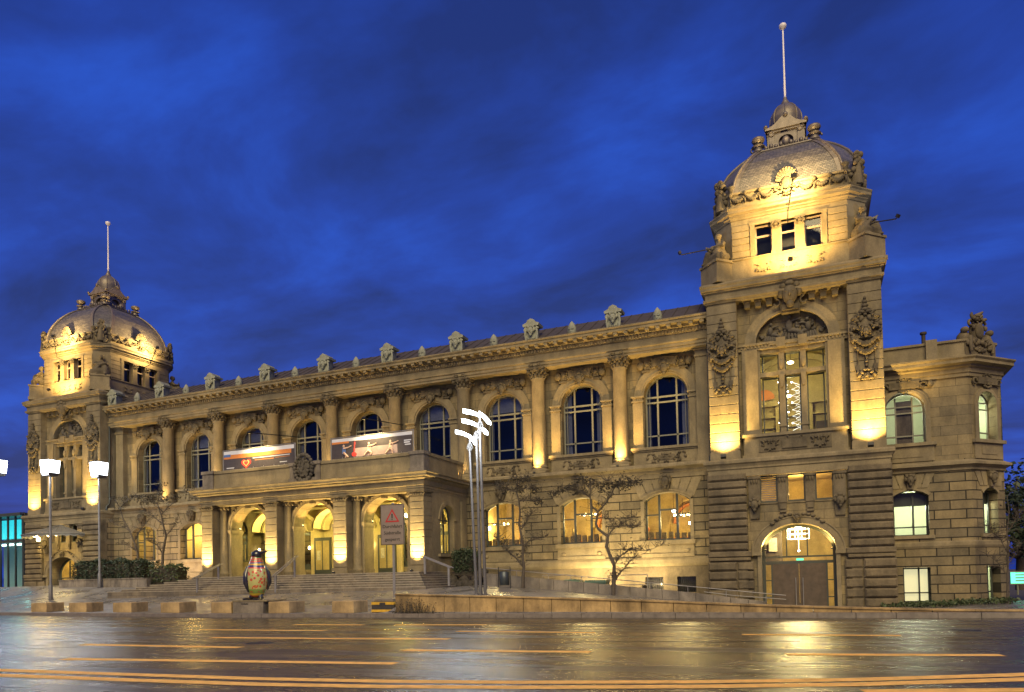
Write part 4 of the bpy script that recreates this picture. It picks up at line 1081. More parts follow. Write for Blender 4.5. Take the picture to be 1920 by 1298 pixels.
t = MB(); t.lathe((0, 0, 0), [(.06, 26.35), (.048, 28), (.04, 30.0), (.03, 30.02), (.06, 30.05), (.17, 30.14), (.2, 30.24), (.16, 30.32), (.06, 30.36), (.005, 30.37)], 12)
tp('flagpole', t, 'pole_white')
# ---- seated stone figures at the four corners of the attic
def seated(k, seed):
    t = MB().frame((0, 0, 0), k*math.pi/2+math.pi/4); d = (D+FW)/math.sqrt(2); y0 = -d-.35; r = random.Random(seed)
    z0 = 16.82; s = 1 if seed % 2 else -1
    T = lambda pts, rr: t.tube(pts, rr, 10)
    t.ell((0, y0+.25, z0+.3), (.5, .4, .36), 10, 7)
    T([(0, y0+.2, z0+.45), (0, y0+.12, z0+.7), (.02*s, y0+.1, z0+.95), (.03*s, y0+.1, z0+1.12)], [.32, .25, .29, .17])
    T([(.03*s, y0+.1, z0+1.1), (.04*s, y0+.06, z0+1.28)], [.09, .08]); t.ell((.06*s, y0+.02, z0+1.42), (.145, .16, .19), 10, 8)
    t.ell((.06*s, y0+.1, z0+1.5), (.17, .16, .14), 9, 6); t.ell((.06*s, y0+.18, z0+1.42), (.1, .1, .1), 8, 5); t.ell((.06*s, y0-.13, z0+1.4), (.03, .05, .04), 6, 4)
    for q in (-1, 1):
        kx = q*.26+.06*s; ky = y0-.38-.08*q*s; T([(q*.18, y0+.15, z0+.5), (kx, ky, z0+.55), (kx, ky-.04, z0+.3), (kx+.03*q, ky-.1, z0+.02)], [.24, .2, .17, .15])
        t.ell((kx+.03*q, ky-.2, z0+.05), (.09, .17, .07), 8, 5)
        el = (q*.46, y0-.1, z0+.82); T([(q*.27, y0+.1, z0+1.05), el, (q*.2+.16*s, y0-.34, z0+.86)], [.12, .1, .07]); t.ell((q*.18+.18*s, y0-.38, z0+.87), (.08, .08, .06), 7, 5)
    for j in range(9): a = -.42+.105*j; T([(a*.7, y0-.3, z0+.56), (a*1.1, y0-.46, z0+.3), (a*1.2, y0-.42, z0+.0)], [.07, .1, .09])
    T([(-.5*s, y0-.35, z0+.15), (.0, y0-.45, z0+.75), (.5*s, y0-.4, z0+1.05)], [.12, .06, .04])
    t.ell((-.52*s, y0-.3, z0+.2), (.2, .12, .26), 8, 6)
    return t
for k in range(4):
    b = MB().frame((0, 0, 0), k*math.pi/2+math.pi/4); d = (D+FW)/math.sqrt(2)
    b.box(-.62, .62, -d-.98, -d+.1, 15.9, 16.75); b.box(-.68, .68, -d-1.04, -d+.1, 15.7, 15.92); b.box(-.67, .67, -d-1.03, -d+.1, 16.72, 16.84)
    tp('statue_pedestal', b, 'stone', [('seated_statue', seated(k, k+1), 'carved')])
TOWER_PARTS = []
for cxx, nm in TC:
    for n, me, subs in TP:
        if nm == 'right' and n in ('corner_trophy',): pass
        o = obj(n, me, None, HALL, (cxx, TY, 0))
        for n2, m2 in subs:
            q = obj(n2, m2, None, o, (cxx, TY, 0))
            if n2 == 'seated_statue': remesh(q, .045, 3)
# lit rooms in the towers
for cxx, nm in TC:
    def panelling(t, c=cxx):
        for x in (-2.4, -.9, .7, 2.2): t.box(c+x-.14, c+x+.14, 42.2, 42.5, 7.3, 10.6)
        t.box(c-3.2, c+3.2, 42.1, 42.5, 10.6, 10.9); t.box(c-3.2, c+3.2, 42.25, 42.5, 10.0, 10.1); t.ring(t.arc(c, 11.0, 2.6, 2.1), t.arc(c, 11.0, 2.9, 2.4), 42.2, 42.5)
        t.box(c+1.0, c+1.9, 42.3, 42.5, 7.4, 9.6, 1); t.ring(t.arc(c-1.6, 10.95, .0, .0), t.arc(c-1.6, 11.05, .55, .5), 42.15, 42.2, 2)
        for z in (8.0, 8.7, 9.4): t.box(c-3.2, c+.6, 42.4, 42.5, z, z+.05, 1)
    room('stair_hall', cxx-3.2, cxx+3.2, 37.9, 42.5, 7.3, 14.0, 'interior_olive', panelling)
    if nm == 'right':
        pass
    room('entrance_hall', cxx-3.2, cxx+3.2, 37.75, 43, -.5, 4.5, 'interior_wall')
    if nm == 'right': room('mezzanine_room', cxx-3.2, cxx+3.2, 36.95, 41, 4.56, 6.3, 'interior_wall')
t = MB(); x = -1.9
t.box(x-.5, x+.35, 40, 40.1, 1.9, 3.9, 0); t.box(x-.3, x+.1, 39.9, 40, 2.6, 3.3, 1); obj('inner_door', t, ['door_wood', 'poster'], HALL)
# ================================================================== east wing with canted corner
t = MB()
WX0, WX1, WYF, WLn = 2.4, 6.5, 37.5, 2.15
bend = (WX1, WYF); end = (WX1+WLn*.7071, WYF+WLn*.7071)
def wing_face(t, L0, L1, up, lo, ba, hw):
    t.arch_panel(L0, L1, 6.4, 10.1, up, hw, 7.25, 8.85, hw*.95, 0, .4)
    return t
mats2 = ['ashlar', 'rustic', 'rustic']
segs = [((WX0, WYF, 0), 0.0, 0, WX1-WX0, 1.57, .82, 1.68, .72, 1.82, .55), ((WX1, WYF, 0), math.pi/4, 0, WLn, 1.15, .62, 1.15, .5, 1.15, .45)]
for o0, ang, a, b, u, uh, l, lh, bs, bh in segs:
    t.frame(o0, ang)
    t.arch_panel(a, b, 6.4, 10.1, u, uh, 7.25, 8.85, uh*.95, .03, .42, 0)
    t.arch_panel(a, b, 2.55, 6.4, l, lh, 3.05, 4.85, .26, 0, .45, 1, True)
    t.arch_panel(a-(.013 if ang else 0), b+(0 if ang else .013), -.6, 2.55, bs, bh, 0.02, 1.6, 0, -.03, .4, 2)
t.frame()
ex, ey = end
t.add([(ex, ey, -.6), (ex, 50, -.6), (ex, 50, 10.1), (ex, ey, 10.1)], [(0, 1, 2, 3)], 1)
obj('wing_wall', t, mats2, HALL)
wp = [(WX0, WYF), bend, end, (ex, 50)]
t = MB()
t.sweep(wp, [(0, 2.45), (.06, 2.45), (.1, 2.55), (.1, 2.7), (0, 2.76)]); t.sweep(wp, [(0, 5.88), (.08, 5.9), (.08, 6.0), (.2, 6.08), (.3, 6.12), (.3, 6.22), (.12, 6.3), (.04, 6.34), (0, 6.36)])
t.sweep(wp, [(-.2, 10.05), (.06, 10.05), (.06, 10.2), (.12, 10.22), (.12, 10.4), (.24, 10.46), (.24, 10.54), (.5, 10.58), (.5, 10.7), (.58, 10.78), (.58, 10.84), (.1, 10.92), (-.4, 10.94)])
x = 0
obj('wing_cornice', t, 'stone', HALL)
t = MB(); t.sweep(wp, [(-.5, 10.9), (-.1, 10.9), (-.1, 11.05), (-.14, 11.07), (-.14, 11.62), (-.06, 11.66), (-.06, 11.76), (-.5, 11.78)])
t.box(4.9, 5.35, 37.42, 37.7, 10.95, 11.85); obj('wing_attic', t, 'stone', HALL)
t = MB(); t.add([(WX0, 37.6, 11.76), (6.4, 37.6, 11.76), (ex-.1, ey, 11.76), (ex-.1, 50, 11.76), (WX0, 50, 11.76), (WX0, 40, 12.35), (6.2, 40.5, 12.35), (6.2, 50, 12.35), (WX0, 50, 12.35)], [(0, 1, 6, 5), (1, 2, 3, 7, 6), (5, 6, 7, 8)])
t.tube([(5.1, 39.6, 12.1), (5.1, 39.6, 12.75)], .09, 8); t.tube([(5.1, 39.6, 12.75), (5.1, 39.6, 12.85)], .15, 8)
obj('wing_roof', t, 'roof_metal', HALL)
for idx, (o0, ang, a, b, u, uh, l, lh, bs, bh) in enumerate(segs):
    f = MB().frame(o0, ang); y = .38
    f.ring(f.arc(u, 8.85, uh-.06, uh*.95-.06), f.arc(u, 8.85, uh, uh*.95), y, y+.07)
    for q in (-uh+.03, -uh*.42, uh*.42, uh-.03) if idx == 0 else (-uh+.03, 0, uh-.03): f.box(u+q-.03, u+q+.03, y, y+.07, 7.25, 8.85+(.6 if abs(q) < uh*.6 else 0))
    for z in (7.25, 7.62, 8.68, 8.98): f.box(u-uh, u+uh, y-.01, y+.06, z, z+.06)
    g = MB().frame(o0, ang); g.fill([(u-uh, 7.26), (u+uh, 7.26)]+list(reversed(g.arc(u, 8.85, uh-.02, uh*.95-.02))), y+.04)
    if idx == 0: bl = MB().frame(o0, ang); bl.box(u-uh*.42, u+uh*.42, y+.12, y+.14, 7.3, 9.3)
    o = obj('window', f, 'frame_grey', HALL); obj('glass', g, 'glass', o)
    if idx == 0: obj('roller_blind', bl, 'grey_slab', o)
    tr = MB().frame(o0, ang)
    tr.ring(tr.arc(u, 8.85, uh, uh*.95), tr.arc(u, 8.85, uh+.1, uh*.95+.1), -.06, .04); tr.ring(tr.arc(u, 8.85, uh+.1, uh*.95+.1), tr.arc(u, 8.85, uh+.2, uh*.95+.2), -.02, .04)
    for q in (-1, 1): p0, p1 = sorted((q*uh, q*(uh+.2))); tr.box(u+p0, u+p1, -.05, .04, 7.25, 8.85)
    tr.box(u-uh-.4, u+uh+.4, -.16, .1, 7.1, 7.25); tr.box(u-uh-.3, u+uh+.3, -.05, .04, 6.4, 7.1); tr.box(u-uh*.8, u+uh*.8, -.075, -.05, 6.6, 6.95)
    s = obj('window_surround', tr, 'stone', HALL)
    cr = MB().frame(o0, ang)
    cr.box(u-.5, u+.5, -.1, .03, 9.88, 10.04) if False else None
    text_mesh(cr, 'HAYDN' if idx == 0 else 'LISZT', .3 if idx == 0 else .22, u, 9.8 if idx == 0 else 9.72, -.12)
    cr.box(u-.62, u+.62, -.11, .03, 9.74, 10.06); cr.add([], [])
    for q in (-1, 1): cr.torus((u+q*.78, -.06, 9.86), .13, .05, 0, 5, 10, 5); cr.ell((u+q*1.05, -.04, 9.88), (.14, .1, .16), 7, 5) if idx == 0 else None
    for j in range(5): cr.ell((u-.24+.12*j, -.08, 10.12+.05*(2-abs(j-2))), (.07, .06, .06), 6, 4); cr.ell((u-.2+.1*j, -.08, 9.66-.03*(2-abs(j-2))), (.07, .06, .06), 6, 4)
    obj('name_cartouche', cr, 'carved', s, label='carved name cartouche reading %s' % ('HAYDN' if idx == 0 else 'LISZT'))
    f = MB().frame(o0, ang); y = .4
    f.ring(f.segarc(l, 4.85, lh-.06, .25), [(l+(q-l)*lh/(lh-.06), z+.05) for q, z in f.segarc(l, 4.85, lh-.06, .25)], y, y+.08)
    for q in (-lh+.04, .12, lh-.04): f.box(l+q-.04, l+q+.04, y, y+.08, 3.05, 4.9)
    for z in (3.05, 3.42): f.box(l-lh, l+lh, y, y+.07, z, z+.06)
    bl = MB().frame(o0, ang); bl.box(l-lh+.05, l+lh-.05, y+.09, y+.1, 4.42, 5.05)
    g = MB().frame(o0, ang); g.fill([(l-lh, 3.06), (l+lh, 3.06)]+list(reversed(g.segarc(l, 4.85, lh-.02, .25))), y+.04)
    o = obj('window', f, 'frame_dark', HALL); obj('glass', g, 'glass', o); obj('roller_blind', bl, 'frame_dark', o)
    tr = MB().frame(o0, ang); sa = tr.segarc(l, 4.85, lh, .26)
    tr.ring(sa, [(l+(q-l)*1.14, z+.1) for q, z in sa], -.05, .01); tr.box(l-lh-.2, l+lh+.2, -.1, .05, 2.9, 3.05)
    for k in (-2, -1, 1, 2): a0, a1 = k*.28-.12, k*.28+.12; tr.slab([(l+a0, 5.2), (l+a1, 5.2), (l+a1*1.45, 5.82), (l+a0*1.45, 5.82)], -.03, .01)
    s = obj('window_surround', tr, 'stone', HALL)
    kk = MB().frame(o0, ang); kk.slab([(l-.12, 5.15), (l+.12, 5.15), (l+.2, 5.86), (l-.2, 5.86)], -.16, .01); mask_face(kk, l, -.12, 5.55, .6); obj('keystone', kk, 'carved', s)
    f = MB().frame(o0, ang); y = .34
    for q in (-bh+.04, .12, bh-.04): f.box(bs+q-.035, bs+q+.035, y, y+.07, .02, 1.6)
    for z in (.02, .42, 1.53): f.box(bs-bh, bs+bh, y, y+.06, z, z+.06)
    g = MB().frame(o0, ang); g.fill([(bs-bh, .04), (bs+bh, .04), (bs+bh, 1.58), (bs-bh, 1.58)], y+.04)
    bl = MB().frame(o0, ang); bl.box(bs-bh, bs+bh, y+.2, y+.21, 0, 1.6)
    o = obj('basement_window', f, 'frame_dark', HALL); obj('glass', g, 'glass', o); obj('curtain', bl, 'blind_glow', o)  # basement sheet glows by itself in place of a lit room
t = MB().frame((WX1, WYF, 0), math.pi/4)
t.box(.05, 2.05, .1, .7, 10.9, 11.7); t.box(.3, 1.8, .15, .7, 11.7, 12.0)
t.ell((1.0, .25, 12.2), (.42, .2, .5), 12, 8); t.ell((1.0, .1, 12.2), (.28, .12, .36), 10, 7)
for q in (-1, 1):
    t.torus((1.0+q*.42, .2, 12.55), .16, .07, 0, 5.5, 10, 6, 'y', 0, .4); t.tube([(1.0+q*.2, .2, 12.7), (1.0+q*.34, .2, 12.95), (1.0+q*.3, .2, 13.05)], [.1, .08, .04], 6); t.ell((1.0+q*.72, .35, 11.85), (.27, .3, .34), 9, 6); t.ell((1.0+q*.82, .2, 12.2), (.15, .2, .15), 8, 5); t.tube([(1.0+q*.6, .1, 11.9), (1.0+q*.75, .0, 11.55), (1.0+q*.7, .0, 11.2)], [.1, .09, .07], 6)
t.ell((1.0, .2, 12.82), (.2, .18, .2), 8, 6); t.tube([(.85, .2, 12.9), (1.2, .2, 13.02), (1.35, .15, 13.12)], [.08, .09, .05], 6)
cluster(t, 1.0, .12, 12.5, .45, .4, .16, 14, 5, 0, .09); cluster(t, 1.0, .1, 11.6, .85, .3, .16, 22, 3, 0, .11)
o = obj('roof_sculpture', t, 'carved', HALL)
room('wing_upper_room', 2.5, 6.3, 37.95, 41, 6.5, 10.0, 'office_wall'); room('wing_lower_room', 2.5, 6.3, 37.95, 41, 2.6, 5.9, 'office_wall')
# chamfer rooms
t = MB().frame((WX1, WYF, 0), math.pi/4)
for z0, z1 in ((0, 2.4), (2.6, 5.9), (6.5, 10)): t.add([(.05, 1.6, z0), (2.1, 1.6, z0), (2.1, 1.6, z1), (.05, 1.6, z1), (.05, .45, z0), (2.1, .45, z0), (2.1, .45, z1), (.05, .45, z1)], [(0, 1, 2, 3), (0, 4, 5, 1), (3, 2, 6, 7), (0, 3, 7, 4), (1, 5, 6, 2)])
obj('corner_room', t, 'office_wall', HALL)
# ---- roof crests along the main cornice
def crest_mesh():
    t = MB(); t.box(-.34, .34, 37.0, 37.5, 14.5, 15.45)
    t.slab([(-.52, 15.42), (.52, 15.42), (.56, 15.56), (.3, 15.66), (.22, 15.8), (0, 15.9), (-.22, 15.8), (-.3, 15.66), (-.56, 15.56)], 36.9, 37.75)
    mask_face(t, 0, 37.0, 15.1, .75)
    for s in (-1, 1): t.torus((s*.38, 36.98, 15.22), .1, .05, 0, 5, 8, 5); t.ell((s*.36, 37.02, 14.7), (.12, .12, .2), 6, 4); t.tube([(s*.34, 36.99, 14.5), (s*.42, 36.97, 14.9), (s*.36, 36.99, 15.4)], [.09, .07, .06], 6)
    t.box(-.3, .3, 37.3, 37.7, 14.9, 15.45)
    for k in range(4): t.ell((-.18+.12*k, 36.98, 14.62), (.07, .07, .1), 6, 4)
    return t.mesh('roof_crest', ['pale_crest'])
crm = crest_mesh()
for i in range(9):
    o = obj('roof_crest', crm, None, HALL, (-9.38-4.6*i, 37.3*.14, 14.5*.14)); o.scale = (.86, .86, .86)
t = MB(); t.lathe((0, 37.2, 0), [(.22, 14.5), (.26, 14.62), (.24, 14.9), (.14, 15.12), (.02, 15.26)], 10, 0, True, 1, .8); cluster(t, 0, 37.05, 14.85, .18, .22, .1, 5, 2, 0, .06)
spm = t.mesh('roof_spike', ['pale_crest'])
for x in [-7.0-4.6*i for i in range(9)]: obj('roof_spike', spm, None, HALL, (x-.1, 0, 0))
# ================================================================== ground
def lerp(xs, x):
    if x <= xs[0][0]: return xs[0][1]
    for (a, p), (b, q) in zip(xs, xs[1:]):
        if x <= b: return p+(q-p)*(x-a)/(b-a)
    return xs[-1][1]
ZR = .195
def kerbY(x): return 22.5 if x > -22 else 22.5+.125*(-22-x)
WT = [(-14.1, .995), (-9.5, .85), (-5.1, .69), (-1.3, .51), (.95, .43), (3.56, .36), (6.5, .33), (12, .3)]
def zpl(x, y):
    z1 = lerp([(-60, 1.25), (-45, 1.3), (-36, 1.12), (-18, 1.08), (-15, 1.2), (-8.3, .62), (-5, .32), (-2, -.1), (0, -.25), (4, -.15), (7, .0), (12, .15), (40, .2)], x)
    z0 = lerp([(-60, .33), (-14.6, .34), (-13.6, .9), (-9.5, .78), (-5.1, .6), (-1.3, .42), (3.5, .25), (12, .2), (40, .2)], x)
    t = min(1, max(0, (y-kerbY(x)-1.4)/6.4)); z = z0+(z1-z0)*t
    if y > 31 and x < -34: z += min(1, (y-31)/3.5)*.42*min(1, (-34-x)/4)
    return z
def grid(name, xs, ys, f, m):
    v = [(x, y, f(x, y)) for y in ys for x in xs]; n = len(xs)
    me = bpy.data.meshes.new(name); me.from_pydata(v, [], [(j*n+i, j*n+i+1, (j+1)*n+i+1, (j+1)*n+i) for j in range(len(ys)-1) for i in range(n-1)])
    me.materials.append(MATS[m]); me.polygons.foreach_set('use_smooth', [True]*len(me.polygons))
    return structure(place(name, me))
def frange(a, b, s): return [a+s*i for i in range(int((b-a)/s)+1)]
grid('ground', [-900, -120, 60, 900], [-300, 0, 60, 1500], lambda x, y: -1.2, 'soil')
xs = frange(-120, 60, 3)
ROAD = grid('road', xs, [-30, 0, 5, 10, 15, 20, 22.5], lambda x, y: ZR, 'wet_asphalt')
v = MB()
for a, b in zip(xs, xs[1:]):
    v.add([(a, 22.4, ZR-.004), (b, 22.4, ZR-.004), (b, kerbY(b)+.02, ZR-.004), (a, kerbY(a)+.02, ZR-.004)], [(0, 1, 2, 3)])
obj('road_edge', v, 'wet_asphalt', ROAD)
px_ = frange(-62, 40, .5)
v = [(x, kerbY(x)+.14+q, .335 if q < .2 else zpl(x, kerbY(x)+.14+q)) for q in [0, .12, .34]+frange(.8, 16, .5) for x in px_]; n = len(px_)
me = bpy.data.meshes.new('pavement'); me.from_pydata(v, [], [(j*n+i, j*n+i+1, (j+1)*n+i+1, (j+1)*n+i) for j in range(len(v)//n-1) for i in range(n-1)]); me.materials.append(MATS['paving'])
structure(place('pavement', me))
mb = MB()
x = -100
while x < 58:
    a, b = x+.008, x+.992; mb.add([(a, kerbY(a), ZR-.05), (b, kerbY(b), ZR-.05), (b, kerbY(b)+.15, ZR-.05), (a, kerbY(a)+.15, ZR-.05), (a, kerbY(a)+.02, ZR+.135), (b, kerbY(b)+.02, ZR+.135), (b, kerbY(b)+.15, ZR+.145), (a, kerbY(a)+.15, ZR+.145)], [(4, 5, 6, 7), (0, 1, 5, 4), (1, 2, 6, 5), (3, 0, 4, 7)])
    x += 1.0
structure(obj('kerb', mb, 'kerb_stone'))
def onZ(px, py, z): d = ray(px, py); return EYE+d*((z-1.5)/d.z)
def marking(pts, wd):
    P = [onZ(a, b, ZR) for a, b in pts]
    # resample smooth
    mb = MB(); L_ = []; Rr = []
    for i, p in enumerate(P):
        t = (P[min(i+1, len(P)-1)]-P[max(i-1, 0)]).normalized(); nrm = Vector((-t.y, t.x, 0))
        L_.append(p+nrm*wd/2); Rr.append(p-nrm*wd/2)
    for i in range(len(P)-1):
        mb.add([(q.x, q.y, ZR+.004) for q in (Rr[i], Rr[i+1], L_[i+1], L_[i])], [(0, 1, 2, 3)])
    obj('road_marking', mb, 'paint_yellow', ROAD)
for pts in ([(-250, 1250), (0, 1257), (240, 1265), (480, 1273), (720, 1278), (960, 1280), (1300, 1279), (1600, 1275), (1900, 1266), (2200, 1254)],
            [(-250, 1259), (0, 1266.5), (240, 1275.5), (480, 1283.5), (720, 1288), (960, 1289.5), (1300, 1288), (1600, 1284), (1900, 1275), (2200, 1262)]): marking(pts, .27)
for a, b, wd in (((550, 1171.5), (682, 1172), .26), ((741, 1172), (911, 1172), .26), ((377, 1181), (610, 1183), .26), ((397, 1196), (571, 1197), .30), ((572, 1197.5), (842, 1198.5), .30), ((857, 1184), (1116, 1186.5), .26),
                 ((755, 1219.5), (1107, 1223), .30), ((155, 1209), (451, 1214.5), .30), ((120, 1236), (742, 1244.5), .30), ((1391, 1190), (1689, 1192), .26), ((1474, 1227.5), (1880, 1229), .30), ((1619, 1297), (2050, 1293), .26)):
    marking([a, ((a[0]+b[0])/2, (a[1]+b[1])/2), b], wd)
for (a, b, wd) in (((-100, 1222), (700, 1196), .10), ((700, 1196), (1130, 1172), .10), ((1060, 1204), (1500, 1203), .16), ((1380, 1263), (1700, 1266), .14), ((0, 1182), (240, 1180), .2), ((1520, 1196), (1900, 1200), .12), ((300, 1226), (560, 1219), .12)):
    P = [onZ(a[0]+(b[0]-a[0])*i/12, a[1]+(b[1]-a[1])*i/12+rnd.uniform(-.5, .5), ZR) for i in range(13)]; mb = MB()
    for i in range(12):
        for q in ([(P[i].x, P[i].y-wd/2), (P[i+1].x, P[i+1].y-wd/2), (P[i+1].x, P[i+1].y+wd/2), (P[i].x, P[i].y+wd/2)],): mb.add([(x, y, ZR+.0025) for x, y in q], [(0, 1, 2, 3)])
    obj('tar_seam', mb, 'tar', ROAD)
for (px, py), r_ in (((487, 1206), .30), ((716, 1171), .4), ((1810, 1182), .3)):
    p = onZ(px, py, ZR); mb = MB(); mb.lathe((p.x, p.y, ZR), [(0, .006), (r_*.8, .006), (r_*.82, .002), (r_*.86, .007), (r_, .007), (r_, 0)], 24); obj('manhole_cover', mb, 'iron', ROAD)
# ---- entrance steps
mb = MB()
for k in range(1, 7):
    z = 1.95-.12*k; e_ = .32*k
    mb.prism([(PXL-.05-.75*k, 31.9-e_), (PXR+.05+e_*.75, 31.9-e_), (PXR+.05+e_*.75, 37.4), (PXL-.05-.75*k, 37.4-.004*k)], .4-.01*k, z)
for k in range(0, 7):
    z = 1.95-.12*k; e_ = .32*k; xa, xb, yf = PXL-.05-.75*k, PXR+.05+e_*.75, 31.9-e_
    mb.box(xa-.012, xb+.012, yf-.016, yf+.05, z-.035, z+.004, 1); mb.box(xb-.05, xb+.012, yf+.05, 37.2, z-.035, z+.004, 1)
o = obj('entrance_steps', mb, ['step_stone', 'kerb_pale']); tag(o, 'broad flight of grey stone steps wrapping the arcaded entrance', 'steps')
# ---- walls
mb = MB(); x = -14.1
while x < 9:
    a, b = x+.012, x+.99; zt = lerp(WT, x+.5)
    mb.add([(a, 22.78, ZR), (b, 22.78, ZR), (b, 23.1, ZR), (a, 23.1, ZR), (a, 22.78, lerp(WT, a)), (b, 22.78, lerp(WT, b)), (b, 23.1, lerp(WT, b)), (a, 23.1, lerp(WT, a))], [(4, 5, 6, 7), (0, 1, 5, 4), (1, 2, 6, 5), (3, 0, 4, 7), (2, 3, 7, 6)])
    a, b = x+.002, x+.998; z0, z1 = lerp(WT, a)+.003, lerp(WT, b)+.003
    mb.add([(a, 22.74, z0), (b, 22.74, z1), (b, 23.14, z1), (a, 23.14, z0), (a, 22.74, z0+.05), (b, 22.74, z1+.05), (b, 23.14, z1+.05), (a, 23.14, z0+.05)], [(4, 5, 6, 7), (0, 1, 5, 4), (1, 2, 6, 5), (3, 0, 4, 7), (2, 3, 7, 6), (0, 3, 2, 1)])
    x += 1.0
o = obj('retaining_wall', mb, 'wall_slab'); tag(o, 'low ochre slab wall running along the kerb, sloping down to the right', 'wall')
RT = [(-15.3, 1.8), (-8.5, 1.07), (-5.04, .69), (-1.95, .26)]; RB = [(-15.3, .8), (-8.5, .3), (-1.95, -.5)]
mb = MB(); x = -15.3
while x < -2.2:
    a, b = x+.01, x+.73
    mb.add([(a, 33, lerp(RB, a)), (b, 33, lerp(RB, b)), (b, 33.3, lerp(RB, b)), (a, 33.3, lerp(RB, a)), (a, 33, lerp(RT, a)), (b, 33, lerp(RT, b)), (b, 33.3, lerp(RT, b)), (a, 33.3, lerp(RT, a))], [(4, 5, 6, 7), (0, 1, 5, 4), (1, 2, 6, 5), (3, 0, 4, 7), (2, 3, 7, 6)])
    x += .74
o = obj('ramp_wall', mb, 'grey_slab'); tag(o, 'grey panelled ramp wall descending to the right tower door', 'wall')
mb = MB()
mb.tube([(x, 33.12, lerp(RT, x)+.27) for x in (-15.3, -8.5, -5.04, -1.2)], .022, 6)
mb.tube([(x, 33.12, lerp(RT, x)+.1) for x in (-4.6, -3.3, -1.2)], .018, 6)
for x in frange(-15.2, -2, 1.65): mb.tube([(x, 33.12, lerp(RT, x)-.05), (x, 33.12, lerp(RT, x)+.27)], .016, 6)
o = obj('ramp_handrail', mb, 'steel'); tag(o, 'long thin metal handrail on top of the grey ramp wall', 'handrail')
for (xa, xb, za, zb, lab) in (((-9.4), (-7.5), .6, 1.55, 'right of the second bare tree'), (-12.9, -11.4, 1.0, 1.62, 'between the two bare trees')):
    mb = MB(); mb.tube([(xa, 35, za-.3), (xa, 35, zb), (xb, 35, zb), (xb, 35, za-.3)], .025, 6); mb.tube([(xa, 35, (za+zb)/2), (xb, 35, (za+zb)/2)], .018, 6)
    o = obj('light_well_railing', mb, 'steel'); tag(o, 'rectangular metal railing behind the ramp wall, '+lab, 'railing')
for px, lab in ((1072, 'rounded green wheeled bin behind the ramp wall, left of the pair'), (1120, 'square green wheeled bin behind the ramp wall, right of the pair')):
    p = onY(px, 1090, 35.2); mb = MB()
    mb.prism([(p.x-.5, 34.9), (p.x+.5, 34.9), (p.x+.5, 35.6), (p.x-.5, 35.6)], .3, 1.2); mb.slab([(p.x-.55, 1.2), (p.x+.55, 1.2), (p.x+.5, 1.32), (p.x+.2, 1.4), (p.x-.2, 1.4), (p.x-.5, 1.32)] if px < 1100 else [(p.x-.55, 1.2), (p.x+.55, 1.2), (p.x+.55, 1.33), (p.x-.55, 1.33)], 34.85, 35.65)
    for q in (-.4, .4): mb.tube([(p.x+q, 35.62, .36), (p.x+q, 35.7, .36)], .1, 10)
    o = obj('waste_container', mb, 'bin_green'); tag(o, lab, 'bin')
# low planter wall at the left
mb = MB(); x = -46.5
while x < -39: mb.box(x, x+.78, 33.2, 33.5, 1.1, 2.0); x += .8
mb.box(-46.55, -38.7, 33.16, 33.54, 2.0, 2.06)
o = obj('planter_wall', mb, 'grey_slab'); tag(o, 'low grey panel wall of the planting bed below the clipped hedge', 'wall')
# ---- stone blocks along the kerb
blocks = [(-14, 'stone block at the left edge of the picture'), (74, 'stone block standing in front of the leftmost full street lamp'), (174, 'stone block in front of the street lamp that stands by the hedge'), (280, 'stone block midway between the lamp by the hedge and the penguin'), (390, 'stone block just left of the penguin plinth'), (503, 'stone block just right of the penguin plinth'), (622, 'lone stone block between the penguin and the road sign')]
for px, lab in blocks:
    p = onY(px, 1143, 23.05); sx = lerp([(-14, 1.2), (174, 1.15), (622, 1.0)], px); q = random.Random(px)
    mb = MB(); z0 = zpl(p.x, 23.3)
    b_ = MB(); b_.box(0, sx, 0, .95, 0, .46)
    o = obj('stone_block', b_, 'sandstone_block', None, (p.x, 23.05+(kerbY(p.x)-22.5), z0-.01), R(q.uniform(-2, 2)))
    bv = o.modifiers.new('b', 'BEVEL'); bv.width = .025; bv.segments = 2
    tag(o, lab, 'stone block', 'sandstone blocks lined up along the kerb')
p = onY(437, 1143, 23.0); PLX = p.x; pz = zpl(p.x, 23.3)
b_ = MB(); b_.box(0, 1.55, 0, 1.1, 0, .47); b_.box(-.04, 1.75, -.03, 1.15, .47, .52, 1)

for k_ in range(6): b_.box(.44+.06*k_, .485+.06*k_, -.005, 0, .345, .345+(.05 if k_ % 2 else .06), 2)
o = obj('stone_plinth', b_, ['grey_slab', 'stone', 'black'], None, (PLX, 23.0, pz)); tag(o, 'pale stone plinth with a dark slab top under the painted penguin', 'plinth')
# ---- penguin
root = thing('penguin_sculpture', (PLX+.78, 23.5, pz+.52), 'tall glossy penguin sculpture painted with colourful stripes and flowers, standing on a plinth', 'sculpture')
bz = WL[root.name]
pm_ = MB()
pm_.lathe((0, 0, 0), [(.02, .08), (.18, .1), (.29, .2), (.39, .42), (.45, .72), (.445, .95), (.39, 1.22), (.315, 1.45), (.25, 1.62), (.205, 1.74), (.18, 1.82), (.05, 1.92)], 28, 0, True, 1, .9)
o = obj('body', pm_, 'penguin_paint', root, bz)
pm_ = MB(); pm_.ell((.03, 0, 1.84), (.225, .205, .2), 16, 10); pm_.tube([(.1, 0, 1.87), (.28, -.03, 1.9), (.5, -.05, 1.95), (.66, -.06, 1.97)], [.1, .06, .035, .008], 10)
hd = obj('head', pm_, 'penguin_black', root, bz)
bk = MB(); bk.tube([(.2, -.01, 1.86), (.36, -.01, 1.905), (.52, -.01, 1.955)], [.04, .035, .01], 8); obj('beak_stripe', bk, 'beak_red', hd, bz)
